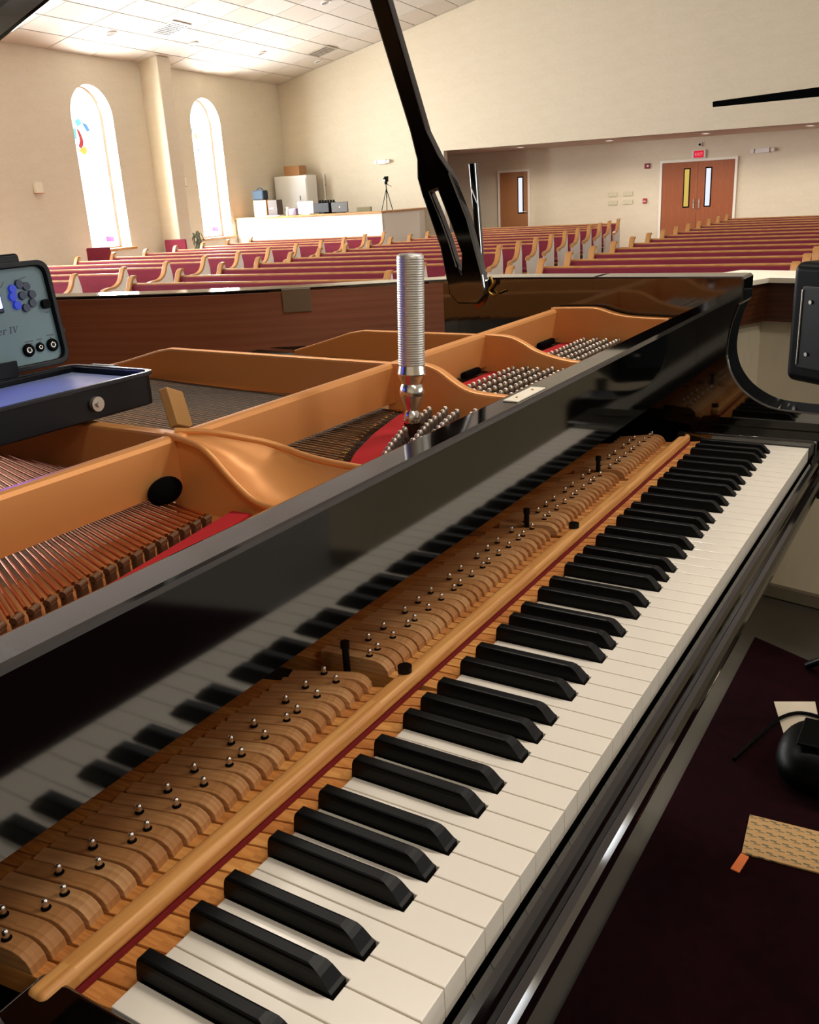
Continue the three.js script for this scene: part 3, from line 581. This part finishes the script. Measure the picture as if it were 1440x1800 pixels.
{ // odds and ends on the rug
  const fl = STAGE + 0.009;
  const paper = part('paper_sheet', upright(plan([[1.684, -0.084], [1.723, -0.005], [1.599, 0.026], [1.53, -0.03]]), fl, fl + 0.001), std('#b9ad98', 0.9), scene);
  tag(paper, 'plain greyish paper sheet under a black cable on red rug', 'paper');
  const ct = canvasTexture(512, 512, (c, w, h) => {
    c.fillStyle = '#a5804f'; c.fillRect(0, 0, w, h); let s = 5; const q = () => (s = (s * 16807) % 2147483647) / 2147483647;
    for (let j = 0; j < 9; j++) for (let i = 0; i < 8; i++) { c.fillStyle = q() > 0.5 ? '#4c4a33' : '#5b5238'; const x = i * 64 + (j % 2) * 32, y = j * 56 + 12; c.fillRect(x, y, 34, 11); c.fillRect(x + 22, y + 14, 36, 8); c.fillStyle = '#8c744c'; c.fillRect(x + 8, y + 26, 30, 6); }
  });
  const g = upright(plan([[1.262, -0.046], [1.275, 0.16], [1.168, 0.175], [1.152, -0.036]]), fl, fl + 0.003);
  { const p = g.attributes.position, uv = g.attributes.uv; for (let i = 0; i < p.count; i++) uv.setXY(i, (p.getZ(i) + 0.05) / 0.16, (p.getX(i) - 1.14) / 0.16); }
  tag(part('sandpaper_sheet', g, std('#ffffff', 0.8, { map: ct }), scene), 'tan sheet printed with rows of dark green marks on the rug', 'sheet');
  tag(part('orange_tag', upright(plan([[1.152, -0.037], [1.148, -0.023], [1.102, -0.029], [1.105, -0.044]]), fl, fl + 0.002), std('#c8642a', 0.8), scene), 'small orange paper tag beside the tan printed sheet', 'tag');
  const bag = thing('tool_pouch', 'black soft rounded tool pouch lying on the red rug', 'pouch', V3(1.445, fl, 0.05));
  const sg = new THREE.SphereGeometry(1, 28, 18), p = sg.attributes.position;
  for (let i = 0; i < p.count; i++) { const x = p.getX(i), y = p.getY(i), z = p.getZ(i); p.setXYZ(i, Math.sign(x) * Math.abs(x) ** 0.8 * 0.1, Math.max(0, (y * 0.055 + 0.04)), Math.sign(z) * Math.abs(z) ** 0.8 * 0.085); }
  sg.computeVertexNormals(); part('pouch_body', sg, M.black, bag); part('pouch_flap', rbox(0.1, 0.006, 0.09, 0.003, -0.01, 0.096, 0), M.black, bag);
  tag(part('cable', tube([[1.42, fl + 0.004, -0.11], [1.52, fl + 0.004, -0.085], [1.612, fl + 0.006, -0.058], [1.652, fl + 0.006, -0.025], [1.652, fl + 0.006, 0.02], [1.62, fl + 0.004, 0.09], [1.66, fl + 0.004, 0.22]], 0.004, 60, 8), M.black, scene), 'black cable curving over the paper sheet on the rug', 'cable');
}

/* =================================================================== PEWS */
const ORD = ['last', 'second to last', 'third to last', 'fourth to last', 'fifth to last', 'sixth to last', 'seventh to last', 'eighth to last', 'ninth to last', 'tenth to last', 'eleventh to last', 'twelfth to last', 'thirteenth to last', 'fourteenth to last'];
const PEW_H = KEY - 0.35;
const RAIL = PEW_H - 0.085;
const endProfile = (() => { // u (negative towards the stage), y
  const cap = smooth([[0.13, PEW_H - 0.03], [0.085, PEW_H - 0.035], [0.05, PEW_H - 0.08], [0.015, PEW_H - 0.15], [-0.05, PEW_H - 0.225], [-0.17, PEW_H - 0.275], [-0.32, PEW_H - 0.285], [-0.40, PEW_H - 0.3]], 20);
  return cap;
})();
const endPanelGeo = extrude(poly([...endProfile, [-0.41, PEW_H - 0.35], [-0.38, 0.42], [-0.4, 0], [0.16, 0], [0.17, PEW_H - 0.2]]), 0.045, 0.004).translate(0, 0, -0.0225);
const endCapGeo = (() => { // oak capping that follows the scroll
  const o = endProfile, n = o.map((p, i) => { const a = o[Math.max(0, i - 1)], b = o[Math.min(o.length - 1, i + 1)], dx = b[0] - a[0], dy = b[1] - a[1], l = Math.hypot(dx, dy); return [dy / l, -dx / l]; });
  const up = o.map((p, i) => [p[0] + n[i][0] * 0.032, p[1] + n[i][1] * 0.032]);
  return metreUV(extrude(poly([...o, [-0.425, PEW_H - 0.32], ...up.reverse()]), 0.075, 0.008).translate(0, 0, -0.0375), 'x', 0.4);
})();
function makePew(len, label, group) {
  const t = thing('church_pew', label, 'pew', V3(0, 0, 0), 0, group);
  for (const s of [-1, 1]) {
    const e = part('end_panel', endPanelGeo, M.whitePaint, t, 0, 0, s * (len / 2 - 0.03));
    part('end_cap', endCapGeo, M.oak, e);
  }
  const L = len - 0.1;
  part('back_board', metreUV(rbox(0.03, 0.52, L, 0.005, 0.085, RAIL - 0.30, 0).rotateZ(0), 'z', 0.5), M.oak, t);
  const bc = part('back_cushion', rbox(0.05, 0.40, L - 0.01, 0.012, 0.044, RAIL - 0.222, 0), M.maroon, t);
  part('top_rail', metreUV(rbox(0.05, 0.024, L, 0.008, 0.075, RAIL - 0.012, 0), 'z', 0.5), M.oak, t);
  part('seat', metreUV(rbox(0.44, 0.03, L, 0.006, -0.14, 0.40, 0), 'z', 0.5), M.oak, t);
  part('seat_cushion', rbox(0.43, 0.055, L - 0.01, 0.02, -0.15, 0.4425, 0), M.maroon, t);
  return t;
}
{
  const blocks = [
    { len: 3.5, v: u => -5.77, turn: 0, u0: 8.75, du: 0.95, n: 14, label: 'row before the rear wall, block between booth and aisle', group: 'pews of the middle block' },
    { len: 3.6, v: u => -10.68, turn: 0, u0: 9.3, du: 0.98, n: 11, label: 'row before the sound booth, block along the arched windows', group: 'pews of the window block' },
    { len: 2.8, v: u => -2.62 + 0.085 * (u - 10.7) + 1.37, turn: -0.087, u0: 8.85, du: 0.93, n: 14, label: 'row before the double doors, block across the aisle', group: 'pews of the block before the double doors' },
  ];
  for (const b of blocks) {
    let proto = null;
    for (let k = 0; k < b.n; k++) {
      const u = b.u0 + b.du * k;
      let len = b.len;
      let p;
      if (!proto) p = proto = makePew(len, b.label, b.group);
      else { p = proto.clone(); p.name = numbered('church_pew'); scene.add(p); p.userData = { ...proto.userData }; }
      p.userData.label = 'maroon oak pew, ' + ORD[b.n - 1 - k] + ' ' + b.label;
      p.position.copy(R(u, 0, b.v(u))); p.rotation.y = HALL + b.turn;
    }
  }
  // pews farther to the right, behind the black equipment box
  let q = null;
  for (let k = 0; k < 9; k++) {
    const u = 12.4 + 0.93 * k, v = 2.35 + 0.085 * (u - 10.7);
    let p; if (!q) p = q = makePew(3.4, 'maroon cushioned oak pew in the far block past the second aisle', 'pews of the far block');
    else { p = q.clone(); p.name = numbered('church_pew'); scene.add(p); p.userData = { ...q.userData }; }
    p.userData.label = 'maroon oak pew, ' + ORD[8 - k] + ' row past the second aisle, beyond the double doors';
    p.position.copy(R(u, 0, v)); p.rotation.y = HALL - 0.087;
  }
}
// two upholstered chairs by the window wall
function sideChair(u, v, label) {
  const t = thing('side_chair', label, 'chair', R(u, 0, v), HALL + 0.3);
  part('chair_back', rbox(0.06, 0.5, 0.5, 0.03, 0.18, 0.76, 0, 3), M.maroon, t);
  part('chair_seat', rbox(0.46, 0.09, 0.5, 0.03, -0.03, 0.44, 0), M.maroon, t);
  for (const [x, z] of [[-0.2, -0.22], [-0.2, 0.22], [0.17, -0.22], [0.17, 0.22]]) part('leg', rbox(0.04, 0.42, 0.04, 0.005, x, 0.21, z), M.oak, t);
  for (const s of [-1, 1]) part('arm_rest', merge([rbox(0.42, 0.04, 0.05, 0.012, -0.02, 0.66, s * 0.27), rbox(0.04, 0.24, 0.04, 0.008, -0.2, 0.54, s * 0.27)]), M.oak, t);
}
sideChair(16.95, -13.05, 'maroon padded chair with oak arms below the wall pilaster');
sideChair(14.45, -13.05, 'maroon padded chair with oak arms left of the red stained glass');
{ // dried plant beside the second window
  const t = thing('dried_plant', 'grey-green dried plant in a pale pot beside the second arched window', 'plant', R(18.15, 0, -13.25));
  part('pot', new THREE.LatheGeometry([[0.0, 0], [0.1, 0], [0.14, 0.3], [0.15, 0.62], [0.13, 0.62], [0.12, 0.3]].map(p => new THREE.Vector2(...p)), 20), std('#c9a878', 0.7), t);
  const leaf = new THREE.SphereGeometry(1, 8, 6).scale(0.03, 0.1, 0.008); const mats = [std('#7d8574', 0.9), std('#939a8a', 0.9)];
  for (let i = 0; i < 40; i++) { const a = rnd() * 6.28, r = rnd() * 0.13, m = part('leaf', leaf, mats[i % 2], t, r * Math.cos(a), 0.68 + rnd() * 0.38, r * Math.sin(a)); m.rotation.set(rnd() - 0.5, a, (rnd() - 0.5) * 1.6); }
}

/* ======================================================= SOUND BOOTH AT REAR */
const BT = KEY + 0.075;                           // top of the booth counter
{
  const s = new THREE.Group(); s.name = 'sound_booth'; s.position.copy(R(20.3, 0, 0)); s.rotation.y = HALL; scene.add(s);
  tag(s, 'white walled sound booth with an oak counter in the rear corner', 'booth');
  part('front_wall', metreUV(box(0.12, BT - 0.04, 4.1, 0.06, (BT - 0.04) / 2, -11.51), 'z', 2), M.whitePaint, s);
  part('side_wall', metreUV(box(2.6, BT - 0.04, 0.12, 1.36, (BT - 0.04) / 2, -9.52), 'x', 2), M.whitePaint, s);
  part('counter', metreUV(merge([rbox(0.5, 0.045, 4.14, 0.008, 0.21, BT - 0.0225, -11.51), rbox(2.2, 0.045, 0.3, 0.008, 1.55, BT - 0.0225, -9.56)]), 'z', 0.6), M.oak, s);
}
const T = HALL;
const boothThing = (name, label, cat, u, y, v, turn = 0) => thing(name, label, cat, R(u, y, v), T + turn);
{
  let t = boothThing('storage_cabinet', 'tall white storage cabinet standing in the rear corner booth', 'cabinet', 22.5, 0, -13.0);
  part('cabinet_body', rbox(0.55, 1.05 + KEY, 1.0, 0.02, 0, (1.05 + KEY) / 2, 0), M.plastic, t);
  const d = part('cabinet_door', rbox(0.02, 1.0 + KEY - 0.1, 0.96, 0.01, -0.285, (1.05 + KEY) / 2, 0), std('#e2dfd8', 0.4), t);
  part('door_handle', rbox(0.03, 0.12, 0.03, 0.008, -0.305, 1.75, 0.28), std('#8d8a84', 0.4), d);
  t = boothThing('cardboard_carton', 'brown cardboard carton on top of the white cabinet', 'box', 22.5, 1.055 + KEY, -12.98);
  part('carton_body', rbox(0.4, 0.24, 0.47, 0.006, 0, 0.12, 0), std('#a5794f', 0.85), t); part('carton_tape', box(0.402, 0.003, 0.06, 0, 0.2405, 0), std('#c19a6a', 0.5), t);
  t = boothThing('wooden_speaker', 'light wooden speaker box on the oak counter', 'speaker', 20.75, BT, -13.0);
  part('speaker_body', metreUV(rbox(0.3, 0.4, 0.38, 0.01, 0, 0.2, 0), 'y', 0.4), M.oak, t); part('speaker_cloth', rbox(0.01, 0.34, 0.32, 0.004, 0.152, 0.2, 0), M.black, t);
  t = boothThing('blue_bag', 'dark blue soft bag on top of the wooden speaker box', 'bag', 20.75, BT + 0.401, -13.05);
  part('bag_body', rbox(0.26, 0.24, 0.34, 0.05, 0, 0.12, 0, 3), std('#2b3a48', 0.9), t); part('bag_handle', tube([[0, 0.23, -0.1], [0, 0.28, -0.05], [0, 0.28, 0.05], [0, 0.23, 0.1]], 0.012), std('#222d38', 0.9), t);
  t = boothThing('dark_speaker', 'dark brown speaker box beside the light wooden one', 'speaker', 20.72, BT, -12.62);
  part('speaker_body', rbox(0.28, 0.39, 0.27, 0.01, 0, 0.195, 0), std('#4a3f38', 0.6), t); part('speaker_badge', rbox(0.006, 0.03, 0.1, 0.002, -0.142, 0.19, -0.03), M.steel, t);
  function monitor(name, label, v, w, h, mat, lift, logo) {
    const m = boothThing(name, label, 'monitor', 20.58, BT, v);
    part('screen_back', rbox(0.035, h, w, 0.012, 0, lift + h / 2, 0, 3), mat, m);
    part('foot', rbox(0.16, 0.012, w * 0.45, 0.004, 0.05, 0.006, 0), mat, m); part('neck', rbox(0.02, lift + 0.08, 0.08, 0.004, 0.03, lift / 2 + 0.04, 0), mat, m);
    if (logo) { const c = std(logo, 0.4);
      const r = h * 0.085, sh = new THREE.Shape(); sh.absellipse(0, 0, r * 0.9, r, 0, Math.PI * 2); const lf = new THREE.Shape(); lf.absellipse(r * 0.25, r * 1.35, r * 0.18, r * 0.4, 0, Math.PI * 2, false, -0.6);
      part('logo', merge([new THREE.ExtrudeGeometry(sh, { depth: 0.002, bevelEnabled: false }), new THREE.ExtrudeGeometry(lf, { depth: 0.002, bevelEnabled: false })]).rotateY(-Math.PI / 2).translate(-0.0178, lift + h * 0.52, 0), c, m); }
  }
  monitor('computer_monitor', 'white backed computer monitor on the oak booth counter', -11.66, 0.44, 0.29, M.plastic, 0.02, '#b9b6b0');
  monitor('computer_monitor', 'plain black computer monitor between the white and the grey ones', -11.22, 0.42, 0.22, std('#22252b', 0.5), 0.03, null);
  monitor('computer_monitor', 'dark grey computer monitor with a small pale logo', -10.71, 0.45, 0.24, std('#3f3d3c', 0.35, { metalness: 0.4 }), 0.015, '#b8b4ae');
  t = boothThing('equipment_rack', 'black toothed equipment rack standing behind the dark monitors', 'rack', 20.95, BT - 0.001, -11.2);
  part('rack_body', rbox(0.12, 0.27, 0.44, 0.006, -0.1, 0.135, 0), M.black, t); for (let i = 0; i < 6; i++) part('rack_knob', rbox(0.06, 0.05, 0.035, 0.006, -0.1, 0.293, -0.19 + i * 0.076), M.black, t);
  t = boothThing('desk_chair', 'olive desk chair whose rounded back shows above the counter', 'chair', 21.6, 0, -10.6);
  part('chair_back', rbox(0.06, 0.42, 0.42, 0.028, 0.1, KEY - 0.03, 0, 4), std('#8a8062', 0.85), t); part('chair_seat', rbox(0.44, 0.08, 0.46, 0.03, -0.1, 0.8, 0), std('#8a8062', 0.85), t);
  part('chair_post', merge([cyl(0.03, 0.03, 0.74, 12, -0.05, 0.4, 0), cyl(0.25, 0.27, 0.04, 20, -0.05, 0.02, 0), rbox(0.03, 0.4, 0.06, 0.008, 0.14, 0.95, 0)]), M.blackMetal, t);
  tag(part('paper_stack', rbox(0.22, 0.025, 0.62, 0.004), M.plastic, scene, 0, 0, 0), 'flat white stack of papers on the oak booth counter', 'papers');
  { const m = scene.children[scene.children.length - 1]; m.position.copy(R(20.35, BT + 0.013, -12.55)); m.rotation.y = T; }
  t = boothThing('spray_bottle', 'small white spray bottle next to the white monitor', 'bottle', 20.5, BT, -12.15);
  part('bottle_body', new THREE.LatheGeometry([[0, 0], [0.032, 0], [0.034, 0.1], [0.014, 0.15], [0.013, 0.17], [0, 0.17]].map(p => new THREE.Vector2(...p)), 16), M.plastic, t); part('nozzle', rbox(0.03, 0.03, 0.06, 0.006, 0, 0.185, 0.01), M.plastic, t);
  tag(part('lavender_box', rbox(0.14, 0.16, 0.22, 0.01), std('#8f84a0', 0.7), scene), 'lavender grey box left of the white monitor', 'box');
  { const m = scene.children[scene.children.length - 1]; m.position.copy(R(20.68, BT + 0.081, -12.14 + 0.06)); m.rotation.y = T; }
  t = boothThing('video_camera', 'small black video camera on a tripod on the booth corner', 'camera', 20.62, BT, -9.45);
  const hub = [0, 0.5, 0];
  part('tripod_leg', rod(hub, [-0.05, 0.004, -0.13], 0.009), M.black, t); part('tripod_leg', rod(hub, [-0.12, 0.004, 0.04], 0.009), M.black, t); part('tripod_leg', rod(hub, [0.08, 0.004, 0.1], 0.009), M.black, t);
  part('center_column', cyl(0.011, 0.011, 0.34, 12, 0, 0.46, 0), M.black, t); part('pan_head', rbox(0.05, 0.06, 0.06, 0.01, 0, 0.62, 0), M.black, t);
  part('pan_handle', rod([0, 0.61, 0], [-0.06, 0.54, 0.16], 0.006), M.black, t);
  const cam = part('camera_body', rbox(0.13, 0.09, 0.08, 0.012, 0, 0.695, 0), M.black, t); part('lens', cyl(0.028, 0.03, 0.05, 18).rotateZ(Math.PI / 2).translate(-0.085, 0.695, 0), M.black, cam); part('viewfinder', rbox(0.06, 0.04, 0.09, 0.006, 0.03, 0.75, 0.0), M.black, cam);
  part('camera_screen', rbox(0.006, 0.045, 0.06, 0.002, -0.113, 0.68, 0.0), M.plastic, cam);
  t = boothThing('wall_conduit', 'slim white pipe running up the rear wall behind the booth', 'pipe', 22.96, BT - 0.2, -12.38);
  part('pipe_tube', cyl(0.03, 0.03, 1.2, 14, 0, 0.6, 0), M.plastic, t); for (const y of [0.25, 0.9]) part('pipe_clip', rbox(0.05, 0.03, 0.1, 0.006, 0.01, y, 0), M.steel, t);
}

/* ============================================================ WALL FITTINGS */
function wallBox(name, label, cat, u, y, v, w, h, d, mat, trim, group) {
  const t = thing(name, label, cat, R(u, y, v), HALL, group);
  part('housing', rbox(d, h, w, Math.min(0.012, d / 3), -d / 2, 0, 0, 3), mat, t);
  if (trim) trim(t, d); return t;
}
wallBox('emergency_light', 'white emergency light with two heads on wall above the booth', 'emergency light', 22.998, 1.26 + KEY, -10.6, 0.26, 0.11, 0.09, M.plastic, (t, d) => { for (const s of [-1, 1]) part('lamp_head', cyl(0.045, 0.035, 0.07, 16).rotateZ(Math.PI / 2).translate(-0.06, 0, s * 0.18), M.plastic, t); });
wallBox('emergency_light', 'white emergency light with two heads right of the exit sign', 'emergency light', 25.998, 0.99 + KEY, -1.41, 0.34, 0.12, 0.09, M.plastic, (t, d) => { for (const s of [-1, 1]) part('lamp_head', cyl(0.05, 0.04, 0.08, 16).rotateZ(Math.PI / 2).translate(-0.06, 0, s * 0.24), M.plastic, t); });
wallBox('exit_sign', 'lit red exit sign above the double doors', 'sign', 25.998, 1.0 + KEY, -2.95, 0.34, 0.2, 0.06, M.plastic, (t, d) => {
  const tx = canvasTexture(256, 160, (c, w, h) => { c.fillStyle = '#e02038'; c.fillRect(0, 0, w, h); c.fillStyle = '#ff8088'; c.font = 'bold 96px sans-serif'; c.textAlign = 'center'; c.textBaseline = 'middle'; c.fillText('EXIT', w / 2, h / 2 + 4); });
  const g = new THREE.PlaneGeometry(0.25, 0.17).rotateY(-Math.PI / 2);
  part('sign_face', g.translate(-d - 0.002, 0, 0), new THREE.MeshStandardMaterial({ color: '#000000', emissive: '#ffffff', emissiveMap: tx, emissiveIntensity: 0.9 }), t);
});
wallBox('ceiling_camera', 'small white security camera with black lens above exit sign', 'camera', 25.998, 1.23 + KEY, -2.94, 0.1, 0.1, 0.05, M.plastic, (t, d) => part('lens', new THREE.SphereGeometry(0.03, 14, 10).translate(-d, 0, 0), M.black, t));
wallBox('fire_strobe', 'square dark red fire alarm strobe left of the double doors', 'alarm', 25.998, 0.79 + KEY, -4.26, 0.14, 0.13, 0.05, std('#8c2030', 0.5), (t, d) => part('strobe_lens', rbox(0.02, 0.05, 0.05, 0.006, -d - 0.006, 0, 0.02), M.plastic, t));
wallBox('fire_pull', 'small red fire alarm pull station below the strobe', 'alarm', 25.998, -0.085 + KEY, -4.3, 0.1, 0.13, 0.05, std('#b03040', 0.5), (t, d) => part('pull_bar', rbox(0.015, 0.02, 0.07, 0.004, -d - 0.004, -0.01, 0), M.plastic, t));
for (const [v, y, l] of [[-5.155, 0.115, 'upper beige switch plate of four, on the single door side'], [-4.75, 0.115, 'upper beige switch plate of four, on the fire alarm side'], [-5.155, -0.1, 'lower beige switch plate of four, on the single door side'], [-4.745, -0.095, 'lower beige switch plate of four, on the fire alarm side']]) wallBox('switch_plate', l, 'switch plate', 25.998, y + KEY, v, 0.25, 0.11, 0.02, std('#cfc8a8', 0.6), (t, d) => { for (const s of [-1, 0, 1]) part('toggle', rbox(0.012, 0.03, 0.012, 0.003, -d - 0.004, 0, s * 0.07), M.plastic, t); }, 'four switch plates on the rear wall');
for (const [u, y, l] of [[13.75, 0.9, 'small cream wall sconce left of the red stained glass window'], [18.25, 0.965, 'small cream wall sconce right of the pilaster']]) {
  const t = thing('wall_sconce', l, 'sconce', R(u, y + KEY, -WALL_V), HALL);
  part('sconce_shade', rbox(0.16, 0.2, 0.09, 0.012, 0, 0, 0.047), M.cream, t); part('sconce_trim', rbox(0.17, 0.012, 0.1, 0.003, 0, -0.1, 0.052), M.oak, t);
}
// recessed ceiling lamps and air vents
{
  const tilt = Math.atan(PITCH);
  const lampMat = std('#8d867b', 0.4);
  const spots = [[15.29, -12.56], [17.6, -12.34], [20.01, -12.16], [18.74, -9.72], [22.43, -11.98]];
  for (const [i, [u, v]] of spots.entries()) {
    const y = ceilY(v) - 0.012, t = thing('ceiling_downlight', ['unlit round ceiling downlight above the red stained glass window', 'unlit round ceiling downlight beside the shiny air diffuser', 'unlit round ceiling downlight above the second arched window', 'unlit round ceiling downlight high up the ceiling slope', 'unlit round ceiling downlight beside the grey return vent'][i], 'downlight', R(u, y, v), HALL);
    const c = new THREE.Group(); c.name = 'fixture'; c.rotation.x = v < 0 ? -tilt : tilt; t.add(c);
    part('trim_ring', new THREE.TorusGeometry(0.095, 0.014, 10, 28).rotateX(Math.PI / 2), M.plastic, c);
    part('lamp_lens', cyl(0.085, 0.085, 0.012, 24, 0, 0.0, 0), lampMat, c);
  }
  // light panels in the ceiling over the platform edge
  for (const [u, v, k, l] of [[3.7, -4.6, 1, 'flat ceiling light panel nearest the window wall'], [3.7, -1.6, 1, 'flat ceiling light panel just left of the ridge'], [3.7, 1.6, 1, 'flat ceiling light panel just right of the ridge'], [3.7, 4.6, 1, 'flat ceiling light panel far from the window wall over the platform edge'], [-2.6, 2.8, 0.6, 'flat ceiling light panel behind the piano keyboard near the ridge'], [-2.6, 5.8, 0.6, 'flat ceiling light panel behind the piano keyboard far from the ridge']]) {
    const y = ceilY(v) - 0.05, t = thing('light_panel', l, 'light panel', R(u, y, v), HALL), c = new THREE.Group(); c.name = 'panel_body'; c.rotation.x = v < 0 ? -tilt : tilt; t.add(c);
    part('panel_frame', merge([box(0.64, 0.03, 0.03, 0, 0, 0.605), box(0.64, 0.03, 0.03, 0, 0, -0.605), box(0.03, 0.03, 1.18, 0.305, 0, 0), box(0.03, 0.03, 1.18, -0.305, 0, 0)]), M.plastic, c);
    part('diffuser', box(0.58, 0.012, 1.18), glow('#fff6e6', 3), c);
    const q = new THREE.RectAreaLight('#fff6ea', PANEL_LIGHT * k, 0.58, 1.18); q.position.set(0, -0.012, 0); q.rotation.x = -Math.PI / 2; c.add(q);
  }
  for (const [v, l] of [[-7.2, 'round vestibule lamp in front of the single door'], [-4.9, 'round vestibule lamp above the four switch plates'], [-2.6, 'round vestibule lamp in front of the double doors'], [-0.3, 'round vestibule lamp right of the double doors'], [2.4, 'round vestibule lamp farthest right of the double doors']]) {
    const t = thing('vestibule_downlight', l, 'downlight', R(24.2, SOFFIT - 0.001, v), HALL);
    part('trim_ring', new THREE.TorusGeometry(0.095, 0.014, 10, 28).rotateX(Math.PI / 2), M.plastic, t);
    part('lamp_lens', cyl(0.085, 0.085, 0.012, 24, 0, -0.004, 0), glow('#fff4e2', 3), t);
    const q = new THREE.SpotLight('#fff4e4', VESTIBULE_LIGHT * 0.1, 0, 1.4, 0.5, 2); q.position.set(0, -0.02, 0); q.target.position.set(0, -2, 0); t.add(q.target); q.castShadow = true; q.shadow.radius = 4; t.add(q);
  }
  for (const [u, v, m, l] of [[16.35, -11.95, std('#d6d4cd', 0.3, { metalness: 0.3 }), 'shiny square air diffuser between the downlights in the tiled ceiling'], [21.8, -11.5, std('#a89f90', 0.6), 'grey square return vent in the tiled ceiling near the rear wall']]) {
    const t = thing('ceiling_vent', l, 'vent', R(u, ceilY(v) - 0.01, v), HALL); const c = new THREE.Group(); c.name = 'vent_body'; c.rotation.x = -tilt; t.add(c);
    part('frame', merge([box(0.6, 0.02, 0.04, 0, 0, 0.28), box(0.6, 0.02, 0.04, 0, 0, -0.28), box(0.04, 0.02, 0.52, 0.28, 0, 0), box(0.04, 0.02, 0.52, -0.28, 0, 0)]), m, c);
    part('backing', box(0.54, 0.006, 0.54, 0, 0.012, 0), m, c);
    for (let i = 0; i < 8; i++) { const s = part('louvre', box(0.52, 0.006, 0.06), m, c, 0, 0, -0.23 + i * 0.066); s.rotation.x = 0.18; }
  }
}

renderer.render(scene, camera);
